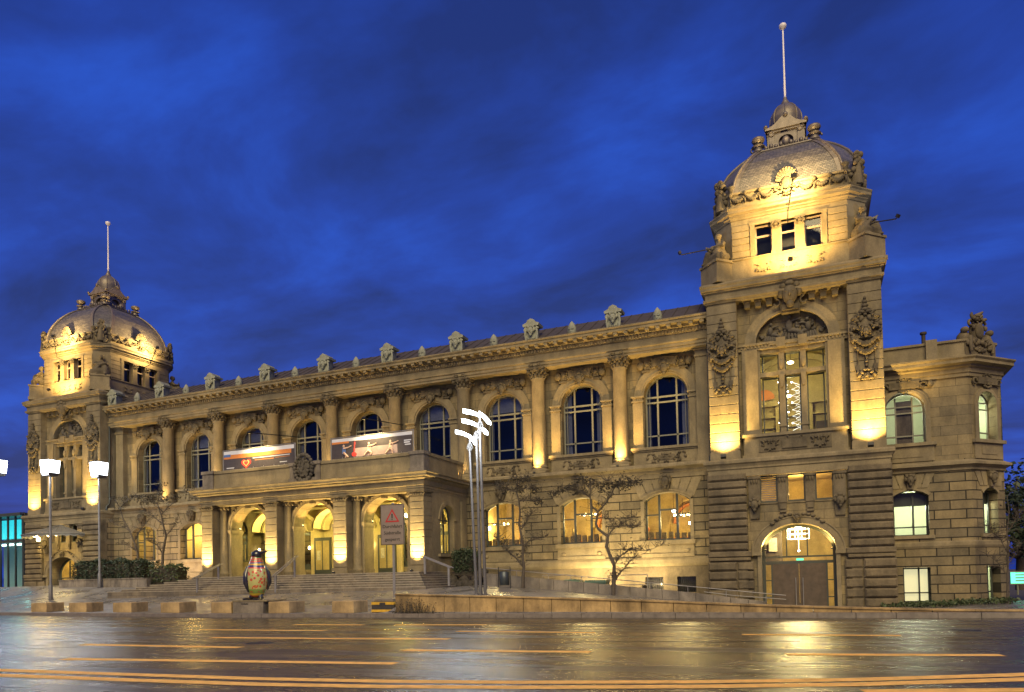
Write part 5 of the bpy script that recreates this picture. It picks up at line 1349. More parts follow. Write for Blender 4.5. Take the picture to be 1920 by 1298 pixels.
ey = MB(); ey.ell((.06, -.15, 1.9), (.05, .03, .05), 8, 6); obj('eye_patch', ey, 'banner_yellow', hd, bz)
for sx, nm in ((-1, 0), (1, 1)):
    fl = MB(); 
    fl.tube([(-.22, -.22, 1.36), (-.24, -.32, 1.05), (-.2, -.38, .7), (-.12, -.34, .32)] if sx < 0 else [(.24, .2, 1.38), (.32, .32, 1.05), (.36, .3, .7), (.33, .26, .4)], [.07, .13, .12, .03], 10)
    obj('flipper', fl, 'penguin_black', root, bz)
    ft = MB(); ft.tube([(sx*.2, 0, .2), (sx*.24, -.02, .06)], [.13, .12], 8)
    for q in (-1, 0, 1): ft.tube([(sx*.24, -.05, .05), (sx*.26+q*.12, -.36, .03)], [.08, .05], 6)
    obj('foot', ft, 'penguin_black', root, bz)
# ---- road sign and its foot
p = onY(733, 1143, 23.1); sgn = thing('traffic_sign', (p.x, 23.35, zpl(p.x, 23.35)+.5), 'white warning board reading Durchfahrt Südstraße gesperrt on a steel post', 'sign')
bl = WL[sgn.name]; zb = onY(733, 1022, 23.3).z; zt = onY(733, 946, 23.3).z; wd = .47
pt = MB(); pt.tube([(0, 0, 0), (0, 0, zt-bl.z+.06)], .05, 10); obj('post', pt, 'steel', sgn, bl)
bd = MB(); h0, h1 = zb-bl.z, zt-bl.z
bd.box(-wd, wd, -.07, -.04, h0, h1, 0); e_ = .02
bd.slab([(-wd+.03, h0+.03), (wd-.03, h0+.03), (wd-.03, h1-.03), (-wd+.03, h1-.03)], -.074, -.07, 0)
for a in ((-wd, -wd+.02, h0, h1), (wd-.02, wd, h0, h1), (-wd, wd, h0, h0+.02), (-wd, wd, h1-.02, h1)): bd.box(a[0], a[1], -.078, -.0745, a[2], a[3], 2)
tc_ = (h1-.5)
def tri(r, z0): return [(-r*.9, z0-r*.52), (r*.9, z0-r*.52), (0, z0+r*1.04)]
bd.slab(tri(.32, h1-.5), -.078, -.0745, 1); bd.slab(tri(.22, h1-.5), -.082, -.0785, 0)
bd.slab([(-.018, h1-.53), (.018, h1-.53), (.028, h1-.36), (-.028, h1-.36)], -.086, -.0825, 2); bd.slab([(-.02, h1-.59), (.02, h1-.59), (.02, h1-.555), (-.02, h1-.555)], -.086, -.0825, 2)
for k, tx in enumerate(('Durchfahrt', 'Südstraße', 'gesperrt')): text_mesh(bd, tx, .175, 0, h1-.88-.24*k, -.078, 2)
obj('board', bd, ['sign_white', 'sign_red', 'black'], sgn, bl, R(8))
q = onY(697, 1143, 23.05); ft = MB(); ft.box(0, .98, 0, .6, 0, .42, 0); ft.box(-.01, .99, -.012, .61, .3, .4, 1); ft.box(-.01, .99, -.012, .61, .03, .12, 1); ft.box(.08, .9, .05, .55, .42, .5, 2); ft.box(.35, .6, -.02, -.012, .3, .38, 0)
o = obj('barrier_foot', ft, ['barrier_black', 'barrier_yellow', 'grey_slab'], None, (q.x, 23.05, zpl(q.x, 23.3))); tag(o, 'black and yellow striped ballast block holding the road sign post', 'sign base')
# ---- stair handrails
def handrail(pa, pb, Ya, Yb, lab, side=False):
    a0, a1 = onY(pa[0], pa[1], Ya), onY(pa[0], pa[2], Ya); b0, b1 = onY(pb[0], pb[1], Yb), onY(pb[0], pb[2], Yb)
    mb = MB(); mb.box(a0.x-.05, a0.x+.05, a0.y-.04, a0.y+.04, a0.z-.15, a1.z); mb.box(b0.x-.05, b0.x+.05, b0.y-.04, b0.y+.04, b0.z-.15, b1.z)
    d = (b1-a1); e_ = Vector((0, 0, .03))
    for o_ in (-.07, .07): v_ = Vector((o_, o_*.3, 0)); mb.tube([a1-d*.12+v_+e_, b1+d*.12+v_+e_], .03, 8)
    o = obj('stair_handrail', mb, 'steel'); tag(o, lab, 'handrail', 'handrails of the entrance steps')
handrail((370, 1106, 1083), (410, 1084, 1061), 30.0, 31.9, 'double metal handrail at the left end of the entrance steps')
handrail((517, 1106, 1078), (553, 1080, 1047), 30.0, 31.9, 'double metal handrail on the steps beside the penguin')
handrail((842, 1093, 1064), (797, 1071, 1046), 31.5, 31.8, 'double metal handrail at the right corner of the entrance steps')
mb = MB(); a = onY(830, 1035, 36.5); b = onY(862, 1035, 36.5)
for z in (a.z, a.z-.35): mb.tube([(a.x-.4, 36.5, z), (b.x, 36.5, z)], .02, 6)
mb.tube([(a.x+.3, 36.5, 1.6), (a.x+.3, 36.5, a.z)], .02, 6); o = obj('terrace_railing', mb, 'iron'); tag(o, 'thin dark railing beside the portico side window', 'railing')
# ---- banners
def banner(x0, x1, lab, kind):
    r_ = thing('banner', (x0, 33.1, 8.2), lab, 'banner'); b0 = WL[r_.name]; W_ = x1-x0
    f = MB()
    for x in (0, W_): f.tube([(x, 0, -.15), (x, 0, 1.22)], .035, 6)
    f.tube([(0, 0, 1.2), (W_, 0, 1.2)], .03, 6); f.tube([(0, 0, .02), (W_, 0, .02)], .03, 6)
    for k in range(1, 7): f.tube([(W_*k/7, -.01, .0), (W_*k/7, -.03, .12)], .02, 5)
    obj('frame', f, 'steel', r_, b0)
    c = MB(); c.box(.06, W_-.06, -.02, 0, .06, 1.14, 0)
    def rect(a, b, p, q, m, l=1): c.box(.06+(W_-.12)*a, .06+(W_-.12)*b, -.02-.004*l, -.02-.004*(l-1)-.0005, p, q, m)
    if kind == 'heart':
        rect(0, 1, .92, 1.14, 1); rect(0, .96, .68, .915, 2); rect(0, .1, .8, .95, 3, 2)
        rect(.015, .085, .83, .9, 3, 3)
        for a, b, p, q, m in ((.42, .94, .585, .63, 1), (.45, .72, .46, .50, 2), (.74, .94, .5, .52, 2), (.8, .9, .2, .24, 1), (.04, .15, .12, .17, 1)): rect(a, b, p, q, m)
        hp = []
        for i in range(28):
            t_ = 2*math.pi*i/28; hp.append((.16*math.sin(t_)**3*1.2, (.13*math.cos(t_)-.05*math.cos(2*t_)-.02*math.cos(3*t_)-.01*math.cos(4*t_))*1.3))
        hp = list(reversed(hp)); cx0 = .33*W_
        c.slab([(cx0+a*1.9, .34+b*1.5) for a, b in hp], -.0245, -.0205, 5); c.slab([(cx0+a*1.25, .36+b*1.05) for a, b in hp], -.0285, -.025, 4); c.slab([(cx0+a*.8, .36+b*.7) for a, b in hp], -.0325, -.029, 5)
        ms = ['banner_dark', 'banner_white', 'banner_orange', 'banner_blue', 'banner_yellow', 'banner_red']
    else:
        rect(0, 1, .96, 1.14, 1); rect(0, .22, .86, .97, 2, 2); rect(.28, .82, .08, .55, 3)
        for cx0, s_, m in ((.16, -1, 4), (.47, 1, 4), (.73, 1, 4)):
            X = W_*cx0
            c.ell((X, -.03, .72), (.07, .012, .08), 10, 6, m); c.slab([(X-.1, .3), (X+.12, .28), (X+.14, .62), (X-.08, .64)], -.03, -.0205, m if s_ > 0 else 6)
            c.tube([(X, -.028, .58), (X+.3, -.028, .62), (X+.5*abs(s_), -.028, .7)], [.05, .04, .03], 6, m); c.tube([(X, -.028, .35), (X-.18*s_, -.028, .2), (X-.3*s_, -.028, .1)], [.08, .06, .04], 6, m); c.tube([(X, -.028, .35), (X+.18, -.028, .2), (X+.12, -.028, .08)], [.08, .06, .04], 6, m)
        c.ell((W_*.29, -.03, .22), (.17, .012, .13), 12, 8, 5); c.tube([(W_*.29, -.03, .3), (W_*.3, -.03, .9)], .03, 6, 5)
        rect(.9, .97, .55, .62, 1); rect(.9, .985, .66, .72, 1); rect(.91, .98, .44, .5, 1)
        ms = ['banner_dark', 'banner_white', 'banner_orange', 'banner_rose', 'banner_skin', 'banner_red', 'banner_blue']
    obj('cloth', c, ms, r_, b0)
    return r_
banner(-32.1, -26.85, 'wide dark banner with a glowing red heart hung on the balcony', 'heart')
banner(-24.4, -19.2, 'wide pinkish banner with moving figures hung on the balcony', 'sport')
def small_flood(name, loc, to, lab, cat, group, power, col, ang, blend=.6, s=.1, arm=None, face='flood_face', soft=.06, off=.12):
    r_ = thing(name, loc, lab, cat, group); b0 = Vector(loc); d = (Vector(to)-b0).normalized()
    h = MB(); u = d.cross(Vector((0, 0, 1)));
    if u.length < .1: u = Vector((1, 0, 0))
    u.normalize(); w_ = u.cross(d)
    def ob(a, b, wu, ww): 
        v = [b0*0+d*q+u*(i*wu)+w_*(j*ww) for q in (a, b) for i, j in ((-1, -1), (1, -1), (1, 1), (-1, 1))]
        return [tuple(p) for p in v], [(0, 3, 2, 1), (4, 5, 6, 7), (0, 1, 5, 4), (1, 2, 6, 5), (2, 3, 7, 6), (3, 0, 4, 7)]
    h.add(*ob(-s*.8, s*.4, s, s*.8))
    if arm:
        h.tube([(0, 0, 0)]+[tuple(Vector(a)-b0) for a in arm], .028, 6)
    obj('housing', h, 'iron', r_, b0)
    f = MB(); f.add(*ob(s*.42, s*.46, s*.85, s*.65)); obj('lens', f, face, r_, b0)
    spot(r_, b0+d*off, to, power, col, ang, blend, soft)
    return r_
WARM = (1, .60, .17); YEL = (1, .62, .16)
for i, (a, b_) in enumerate(((-29.4, 'floodlight on an arm over the heart banner'), (-21.7, 'floodlight on an arm over the figure banner'))):
    small_flood('arm_floodlight', (a, 32.3, 10.1), (a, 33.1, 8.8), b_, 'floodlight', 'banner floodlights', 420, (1, .74, .34), 120, .8, .09, [(a-1.0, 37.9, 10.9)])
# ---- uplights at the columns
for i, x in enumerate(CXS):
    nm = ['first', 'second', 'third', 'fourth', 'fifth', 'sixth', 'seventh', 'eighth'][i]
    pw = {0: 300, 1: 420, 2: 420, 3: 420, 4: 420, 5: 1150, 6: 1050, 7: 1150}[i]; yl = 36.1 if 0 < i < 5 else 36.62
    small_flood('column_uplight', (x+.02, yl, 7.19), (x, 37.45, 9.2 if yl > 36.5 else 11.5), 'small uplight on the ledge at the foot of the %s column from the left' % nm, 'uplight', 'uplights at the column feet', pw, WARM, 95, .9, .06)
# ---- tower floods
for cxx, nm in TC:
    lb = 'above the canopy' if nm == 'left' else 'above the double door'
    for s, sn in ((-1, 'left'), (1, 'right')):
        small_flood('pier_floodlight', (cxx+s*3.15, 35.78, 7.1), (cxx+s*3.15, 36.75, 9.3), 'boxy floodlight on the ledge at the %s pier of the tower %s' % (sn, lb), 'floodlight', 'floodlights on the tower ledges', 1900, YEL, 110, 1.0, .12)
    fs = (0,) if nm == 'right' else (0, 1)
    for k in fs:
        a = k*math.pi/2; c_, s_ = math.cos(a), math.sin(a)
        def wp_(x, y, z): return (cxx+x*c_-y*s_, TY+x*s_+y*c_, z)
        sn = 'front' if k == 0 else 'side'
        small_flood('cornice_floodlight', wp_(.1, -4.95, 15.85), wp_(0, -3.5, 17.9), 'floodlight on the cornice below the %s attic windows of the tower %s' % (sn, lb), 'floodlight', 'floodlights on the tower tops', 1900 if k == 0 else 0.5, WARM, 150, .8, .1)
        small_flood('dome_floodlight', wp_(.35, -4.75, 19.75), wp_(0, -3.4, 19.9), 'floodlight on a slanted rod facing the %s of the dome %s' % (sn, lb), 'floodlight', 'floodlights on the tower tops', 1050, (1, .66, .24), 160, .7, .12, [wp_(.3, -4.7, 19.6), wp_(0.05, -4.3, 18.4), wp_(0, -3.5, 18.2)])
for s, px, py in ((-1, 1275, 474), (1, 1683, 405)):
    p = onY(px, py, 36.4); q = onY(1332 if s < 0 else 1640, 467 if s < 0 else 417, 36.6)
    small_flood('boom_floodlight', tuple(p), tuple(q+Vector((0, .4, .8))), 'lamp on a long boom sticking out of the tower on the %s side' % ('main roof' if s < 0 else 'wing'), 'floodlight', 'boom lamps of the right tower', 25, (.8, .85, 1), 60, .5, .09, [tuple(p+Vector((-.05*s, .05, -.1))), tuple(q), tuple(q+Vector((-.8*s, .6, -.1)))], 'cool_flood')
# ---- portico lights
for i, x in enumerate(PX):
    small_flood('pier_uplight', (x, 31.98, 2.03), (x, 32.62, 4.3), 'ground uplight on the top step in front of the %s entrance pier' % ['first', 'second', 'third', 'corner'][i], 'uplight', 'uplights of the entrance piers', [1700, 1700, 1950, 2000][i], (1, .68, .25), 80, .9, .07)
for i, a in enumerate(PA):
    small_flood('arch_uplight', (a-1.14, 33.9, 4.80), (a-.4, 33.85, 6.0), 'lamp lighting the arch soffit of the %s entrance arch' % ['left', 'middle', 'right'][i], 'uplight', 'arch lamps', 90, (1, .55, .14), 140, .8, .05)
    r_ = thing('hanging_lantern', (a, 35.6, 5.2), 'warm hanging lantern inside the %s entrance arch' % ['left', 'middle', 'right'][i], 'lantern', 'lanterns of the entrance'); b0 = Vector((a, 35.6, 5.2))
    m_ = MB(); m_.tube([(0, 0, .8), (0, 0, .16)], .012, 5); m_.lathe((0, 0, 0), [(.02, .2), (.16, .14), (.15, .1)], 12); obj('hanger', m_, 'iron', r_, b0)
    m_ = MB(); m_.ell((0, 0, 0), (.11, .11, .13), 12, 8); obj('globe', m_, 'warm_bulb', r_, b0); point(r_, (a, 35.6, 4.95), 270, (1, .78, .22), .12)
    point(HALL, (a+.5, 38.9, 4.6), 420, (1, .82, .30), .2)
# window lamp on the portico side
point(HALL, (-20, 35.6, 4.0), 25, (1, .8, .3), .15)
# tower door soffit lamps
for s, sn in ((-1, 'left'), (1, 'right')):
    small_flood('portal_uplight', (-.73+s*1.46, 36.95, 2.6), (-.73+s*1.25, 36.95, 3.6), 'lamp at the %s spring of the right tower door arch' % sn, 'uplight', 'lamps of the tower portal', 260, (1, .66, .2), 165, .8, .05)
# garden uplights on the ground-floor wall
for k, (x, pw) in enumerate(((-13.2, 560), (-10.4, 800), (-7.8, 560))):
    small_flood('garden_uplight', (x, 35.6, .95), (x, 37.6, 2.3), 'garden floodlight behind the ramp wall, %s one' % ['leftmost', 'middle', 'rightmost'][k], 'floodlight', 'garden floodlights', pw, (1, .74, .34), 140, .9, .1)
for k, (x, pw) in enumerate(((-43.0, 340), (-39.0, 420))):
    small_flood('garden_uplight', (x, 35.2, 2.3), (x, 37.6, 4.0), 'garden floodlight behind the hedge, %s one' % ['left', 'right'][k], 'floodlight', 'garden floodlights', pw, (1, .68, .42), 140, .9, .1)
# ================================================================== street lamps
# three tall lamps with curved glowing wings beside the front wall
for i, (b0p, tp_, Y, wl, wr, lab) in enumerate((((893, 1105), (881, 846), 25.6, (857, 811, 880, 818), (882, 820, 892.5, 832), 'shortest and leftmost lamp of the cluster of three'),
                                     ((901, 1113), (894, 824), 24.6, (869, 790, 895, 798), (903, 804, 912, 812), 'middle lamp of the cluster of three'),
                                     ((910, 1114), (900, 806), 24.3, (871, 772, 898, 779), (901, 776, 917.5, 793), 'tallest and rightmost lamp of the cluster of three'))):
    g = onY(b0p[0], b0p[1], Y); z0 = zpl(g.x, Y)
    r_ = thing('street_lamp', (g.x, Y, z0), 'slender street lamp with glowing wings, '+lab, 'street lamp', 'lamps in the cluster of three'); b0 = WL[r_.name]
    top = onY(tp_[0], tp_[1], Y)-b0
    m_ = MB(); m_.tube([(0, 0, -.1), (0, 0, .5), tuple(top*.5), tuple(top)], [.062, .06, .052, .045], 12); m_.tube([(0, 0, 0), (0, 0, .06)], [.1, .095], 12); obj('pole', m_, 'lamp_post', r_, b0)
    m_ = MB(); m_.tube([tuple(top), tuple(top+Vector((0, 0, .18)))], [.08, .06], 10)
    for k in range(4): a = k*math.pi/2; m_.tube([tuple(top), tuple(top+Vector((.12*math.cos(a), .12*math.sin(a), .12))), tuple(top+Vector((.05*math.cos(a), .05*math.sin(a), .3)))], .022, 5)
    ctr = onY((wl[2]+wr[0])/2, (wl[3]+wr[1])/2, Y)-b0
    m_.tube([tuple(top+Vector((0, 0, .2))), tuple(ctr)], .035, 6); obj('head_bracket', m_, 'lamp_post', r_, b0)
    for w4 in (wl, wr):
        a = onY(w4[0], w4[1], Y)-b0; b_ = onY(w4[2], w4[3], Y)-b0; d = b_-a; m_ = MB(); n = 8; v = []
        for j in range(n+1):
            u = j/n; p = a+d*u+Vector((0, 0, .03*4*u*(1-u)))
            for dy, dz in ((-.15, -.07), (.15, -.06), (.15, .06), (-.15, .07)): v.append((p.x, p.y+dy, p.z+dz))
        m_.add(v, [(j*4+q, j*4+(q+1) % 4, (j+1)*4+(q+1) % 4, (j+1)*4+q) for j in range(n) for q in range(4)]+[(3, 2, 1, 0), (n*4, n*4+1, n*4+2, n*4+3)])
        obj('light_wing', m_, 'lamp_glow', r_, b0)
    c = onY((wl[0]+wr[2])/2, (wl[1]+wr[3])/2, Y-.3); l_ = point(r_, (c.x, c.y-.8, c.z-.4), 170, (.88, .95, 1), .25)
# box lanterns on the left
for i, (bx_, by_, hx, hy0, hy1, Y, lab) in enumerate(((95, 1111, 95, 864, 889, 29.9, 'post lamp with glowing box lantern in front of the left tower'), (187, 1098, 186, 868, 893, 33.0, 'post lamp with glowing box lantern beside the clipped hedge'), (-4, 1112, -4, 864, 889, 30.0, 'post lamp with glowing box lantern cut by the left picture edge'))):
    g = onY(bx_, by_, Y); z0 = min(zpl(g.x, Y), g.z)
    r_ = thing('street_lamp', (g.x, Y, z0), lab, 'street lamp', 'box lamps on the left'); b0 = WL[r_.name]
    zt = onY(hx, hy0, Y).z-z0; zb = onY(hx, hy1, Y).z-z0
    m_ = MB(); m_.tube([(0, 0, -.05), (0, 0, .9), (0, 0, .92), (0, 0, zb-.1)], [.12, .11, .075, .065], 12); m_.tube([(0, 0, 0), (0, 0, .05)], .17, 12); obj('pole', m_, 'lamp_post', r_, b0)
    m_ = MB(); m_.add([(-.29, -.29, zb-.12), (.29, -.29, zb-.12), (.29, .29, zb-.12), (-.29, .29, zb-.12), (-.35, -.35, zb+.06), (.35, -.35, zb+.06), (.35, .35, zb+.06), (-.35, .35, zb+.06)], [(0, 3, 2, 1), (4, 5, 6, 7), (0, 1, 5, 4), (1, 2, 6, 5), (2, 3, 7, 6), (3, 0, 4, 7)])
    m_.box(-.4, .4, -.4, .4, zt, zt+.025); obj('housing', m_, 'lamp_post', r_, b0)
    m_ = MB(); m_.add([(-.33, -.33, zb+.06), (.33, -.33, zb+.06), (.33, .33, zb+.06), (-.33, .33, zb+.06), (-.38, -.38, zt), (.38, -.38, zt), (.38, .38, zt), (-.38, .38, zt)], [(0, 3, 2, 1), (4, 5, 6, 7), (0, 1, 5, 4), (1, 2, 6, 5), (2, 3, 7, 6), (3, 0, 4, 7)]); obj('lantern_glass', m_, 'lamp_glow', r_, b0)
    point(r_, (g.x, Y-.7, z0+zb+.1), 300, (.85, .93, 1), .3)
# ================================================================== lights inside
def chandelier(px, py, Y, lab, r0=.45, n=8, pw=60, drop=1.0):
    p = onY(px, py, Y); r_ = thing('chandelier', tuple(p), lab, 'chandelier', 'chandeliers of the restaurant')
    m_ = MB(); m_.tube([(0, 0, drop), (0, 0, 0)], .015, 5); m_.torus((0, 0, 0), r0, .02, n=20, k=5, axis='z')
    for k in range(n): a = k*2*math.pi/n; m_.tube([(0, 0, .12), (r0*math.cos(a), r0*math.sin(a), 0)], .012, 4)
    obj('frame', m_, 'iron', r_, p); m_ = MB()
    for k in range(n): a = k*2*math.pi/n; m_.ell((r0*math.cos(a), r0*math.sin(a), .06), .055, 7, 5)
    obj('bulbs', m_, 'warm_bulb', r_, p); point(r_, (p.x, p.y-.2, p.z-.25), pw, (1, .76, .30), .3)
chandelier(1280, 968, 40.2, 'brass chandelier seen through the rightmost ground-floor window', pw=260)
chandelier(1103, 967, 40.6, 'brass chandelier seen through the window behind the larger bare tree', pw=260)
chandelier(940, 985, 40.6, 'brass chandelier seen through the window right of the lamp cluster', pw=260)
for px, py, Y, lab in ((1263, 958, 39.6, 'glowing globe left of the brass chandelier in the rightmost window'), (1295, 981, 39.6, 'glowing globe low at the right jamb of the rightmost window'), (917, 991, 39.6, 'glowing globe low in the window right of the lamp cluster')):
    p = onY(px, py, Y); r_ = thing('globe_lamp', tuple(p), lab, 'lamp', 'globe lamps of the restaurant')
    m_ = MB(); m_.ell((0, 0, 0), .10, 12, 8); obj('globe', m_, 'white_bulb', r_, p); m_ = MB(); m_.tube([(0, 0, .1), (0, 0, 1.2)], .012, 5); obj('cord', m_, 'iron', r_, p)
for x in (-45, -42, -39): point(HALL, (x, 40, 5.4), 200, (1, .70, .22), .3)
# portal chandelier: stacked glowing rings
p = onY(1497, 1005, 39.2); r_ = thing('ring_chandelier', tuple(p), 'tall chandelier of stacked glowing rings behind the tower portal', 'chandelier')
m_ = MB()
for k, z in enumerate((-.15, .1, .35, .6)): m_.torus((0, 0, z), .5, .016, n=24, k=5, axis='z')
for k in range(10): a = k*.628; m_.tube([(.5*math.cos(a), .5*math.sin(a), -.15), (.5*math.cos(a), .5*math.sin(a), .62), (.2*math.cos(a), .2*math.sin(a), 1.0)], .008, 4)
obj('rings', m_, 'strand_white', r_, p)
m_ = MB(); m_.ell((-.05, 0, .38), .11, 10, 8); m_.ell((.1, .1, .42), .07, 8, 6); m_.ell((0, 0, -.75), .045, 8, 6); obj('bulbs', m_, 'white_bulb', r_, p); m_ = MB(); m_.tube([(0, 0, -.75), (0, 0, 1.2)], .012, 5); obj('cord', m_, 'strand_white', r_, p)
point(r_, (p.x, p.y-.3, p.z+.2), 620, (1, .82, .36), .3)
m_ = MB(); q = onY(1500, 1049, 37.9); m_.box(q.x-.16, q.x+.16, 37.85, 37.87, q.z-.05, q.z+.05); o = obj('exit_sign', m_, 'green_exit'); tag(o, 'small green emergency exit light above the dark double door', 'exit sign')
point(HALL, (-.7, 38.6, 5.5), 170, (1, .70, .24), .2)
# light sculptures in the stair window
for px, lab in ((1468, 'left zigzag strand of white lights in the tall tower window'), (1493, 'right zigzag strand of white lights in the tall tower window')):
    a, b_ = onY(px, 716, 39.3), onY(px, 806, 39.3); r_ = thing('light_strand', tuple(a), lab, 'light sculpture', 'light strands of the stair hall')
    m_ = MB(); pts = []; n = 14
    for k in range(n+1): pts.append((.22*(1 if k % 2 else -1), .1*math.sin(k), (b_.z-a.z)*k/n))
    m_.tube(pts, .014, 4, 0, True, False); m_.tube([(p_[0]*.55+.06, p_[1]+.2, p_[2]-.1) for p_ in pts], .008, 4, 0, True, False); obj('strand', m_, 'strand_white', r_, a)
    m_ = MB()
    for k in (0, 3, 6, 9, 12): m_.ell(pts[k], .035, 6, 4)
    obj('bulbs', m_, 'white_bulb', r_, a)
for px, py, lab in ((1482, 680, 'round lamp high in the tall tower window'), (1478, 743, 'oval lamp halfway up the tall tower window')):
    p = onY(px, py, 40.5); r_ = thing('ceiling_lamp', tuple(p), lab, 'lamp', 'lamps of the stair hall'); m_ = MB(); m_.ell((0, 0, 0), (.17, .17, .07), 12, 6); obj('shade', m_, 'warm_bulb', r_, p); m_ = MB(); m_.tube([(0, 0, .05), (0, 0, .5)], .015, 5); obj('cord', m_, 'iron', r_, p)
    point(r_, (p.x, p.y-.6, p.z-.2), 110, (1, .88, .42), .3)
point(HALL, (-50.7, 39.5, 3.6), 260, (1, .76, .3), .3); point(HALL, (-50.7, 40, 11), 20, (1, .85, .5), .3)
for z, pw in ((4.5, 220), (8.9, 70), (1.5, 40)): point(HALL, (4.2, 39.0, z), pw, (.95, 1, .72), .2)
for z, pw in ((4.3, 60), (8.5, 45), (1.5, 30)): q = Vector((6.5+.7071*1.05-.7071*.9, 37.5+.7071*1.05+.7071*.9, z)); point(HALL, q, pw, (.95, 1, .75), .15)
# ================================================================== trees and shrubs
def leaf_quads(mb, c, rad, n, s, r, mi=0):
    for i in range(n):
        while True:
            d = Vector((r.uniform(-1, 1), r.uniform(-1, 1), r.uniform(-1, 1)))
            if d.length <= 1: break
        p = Vector((c[0]+d.x*rad[0], c[1]+d.y*rad[1], c[2]+d.z*rad[2])); k = s*r.uniform(.6, 1.3)
        a = Vector((r.uniform(-1, 1), r.uniform(-1, 1), r.uniform(-.6, .6))).normalized(); b = a.cross(Vector((r.uniform(-1, 1), r.uniform(-1, 1), r.uniform(-1, 1)))).normalized()
        mb.add([tuple(p-a*k*.5), tuple(p+b*k*.32), tuple(p+a*k*.6), tuple(p-b*k*.32)], [(0, 1, 2, 3)], mi)
def traced_tree(Y, z0, limbs, label, group, seed, leaf, spread=.5, leaves=(), twig=13):
    r = random.Random(seed); trunk = MB(); br = MB(); lf = MB(); ends = []; memo = {}
    b = onY(limbs[0][0][0][0], limbs[0][0][0][1], Y)
    root = thing('bare_tree', (b.x, Y, z0), label, 'tree', group); b0 = WL[root.name]
    for i, (pts, ra, rb_) in enumerate(limbs):
        dep = 0 if i == 0 else r.uniform(-spread, spread); n = len(pts); P = []
        for j, (x, y) in enumerate(pts):
            if (x, y) in memo: P.append(memo[(x, y)]); continue
            yy = Y+dep*j/(n-1); q = onY(x, y, yy); memo[(x, y)] = q; P.append(q)
        if i == 0: P[0] = Vector((P[0].x, Y, z0-.05))
        rr = [ra+(rb_-ra)*j/(n-1) for j in range(n)]
        (trunk if i == 0 else br).tube([tuple(q-b0) for q in P], rr, 7)
        # twigs
        for j in range(1, n):
            for k in range(twig if i else 3):
                u = r.random(); q = P[j-1].lerp(P[j], u); 
                if i == 0 and j < n*.55: continue
                d = Vector((r.uniform(-1, 1), r.uniform(-.8, .8), r.uniform(-.25, .9))).normalized(); l_ = r.uniform(.18, .6); e_ = q+d*l_*.55+Vector((0, 0, .03)); f_ = e_+(d+Vector((r.uniform(-.5, .5), r.uniform(-.5, .5), r.uniform(-.3, .4)))).normalized()*l_*.6
                br.tube([tuple(q-b0), tuple(e_-b0), tuple(f_-b0)], [.013, .009, .004], 4); ends.append(f_)
                g_ = e_+Vector((r.uniform(-1, 1), r.uniform(-1, 1), r.uniform(-.5, .7))).normalized()*l_*.5; br.tube([tuple(e_-b0), tuple(g_-b0)], [.007, .003], 4); ends.append(g_)
    for x, y, rx, rz_, n in leaves:
        q = onY(x, y, Y+r.uniform(-.2, .2))-b0; leaf_quads(lf, q, (rx, .45, rz_), int(n*1.7), .10, r)
    for q in ends:
        if r.random() < leaf: leaf_quads(lf, q-b0, (.06, .06, .06), 2, .08, r)
    obj('trunk', trunk, 'bark', root, b0); obj('branches', br, 'bark', root, b0); obj('leaves', lf, 'dry_leaf', root, b0)
def Z(pts, ox=860, oy=860, s=4.0): return [(ox+a/s, oy+b/s) for a, b in pts]
T1 = [(Z([(480, 950), (483, 880), (490, 820), (480, 740), (482, 640), (462, 540), (455, 470), (460, 400), (452, 320), (434, 250), (440, 190), (430, 130)]), .085, .02),
      (Z([(490, 820), (430, 745), (372, 700), (340, 650), (300, 605), (262, 585)]), .045, .012), (Z([(480, 740), (492, 665), (525, 620), (590, 600), (665, 588)]), .04, .01), (Z([(462, 540), (500, 488), (528, 430), (565, 395)]), .03, .008),
      (Z([(452, 320), (500, 315), (560, 322), (620, 312)]), .022, .006), (Z([(434, 250), (380, 235), (330, 240), (290, 225)]), .022, .006), (Z([(440, 190), (490, 160), (530, 140)]), .02, .006), (Z([(434, 250), (500, 225), (560, 225), (600, 250)]), .02, .006)]
traced_tree(32.4, zpl(-12.6, 32.4)-.0, T1, 'smaller nearly bare tree with a forked trunk, beside the lamp cluster', 'bare trees at the ramp', 3, .5, .5, [(860+x/4, 860+y/4, .28, .2, 46) for x, y in ((340, 240), (430, 150), (500, 150), (560, 230), (300, 190), (470, 230), (590, 320))])
T2 = [(Z([(1160, 1010), (1163, 900), (1168, 800), (1135, 725), (1108, 660), (1120, 585), (1050, 532), (1030, 490), (1045, 400), (1000, 360), (985, 290), (992, 235), (985, 170)]), .10, .025),
      (Z([(1045, 400), (1100, 335), (1150, 262), (1170, 205), (1250, 185), (1350, 178)]), .045, .01), (Z([(985, 290), (940, 260), (880, 232), (790, 238), (725, 260), (700, 300)]), .035, .008), (Z([(992, 235), (960, 195), (915, 150)]), .03, .008),
      (Z([(1120, 585), (1165, 515), (1225, 508), (1300, 520), (1360, 500)]), .035, .008), (Z([(1163, 940), (1190, 880), (1225, 840), (1285, 770), (1350, 712)]), .05, .012), (Z([(1168, 800), (1205, 735), (1262, 700), (1230, 682), (1330, 690), (1420, 690), (1530, 645)]), .035, .006), (Z([(1165, 515), (1130, 460), (1090, 440)]), .02, .006), (Z([(1170, 205), (1120, 170), (1090, 160)]), .02, .006), (Z([(1225, 508), (1260, 450), (1330, 430)]), .018, .005)]
traced_tree(32.5, zpl(-8.2, 32.5), T2, 'larger nearly bare tree with a crooked trunk and wide flat crown', 'bare trees at the ramp', 5, .4, .6, [(860+x/4, 860+y/4, .34, .17, 44) for x, y in ((720, 265), (790, 230), (850, 210), (920, 160), (980, 170), (1050, 200), (1120, 200), (1200, 185), (1270, 170), (1330, 180), (880, 250), (1080, 230), (1240, 215))])
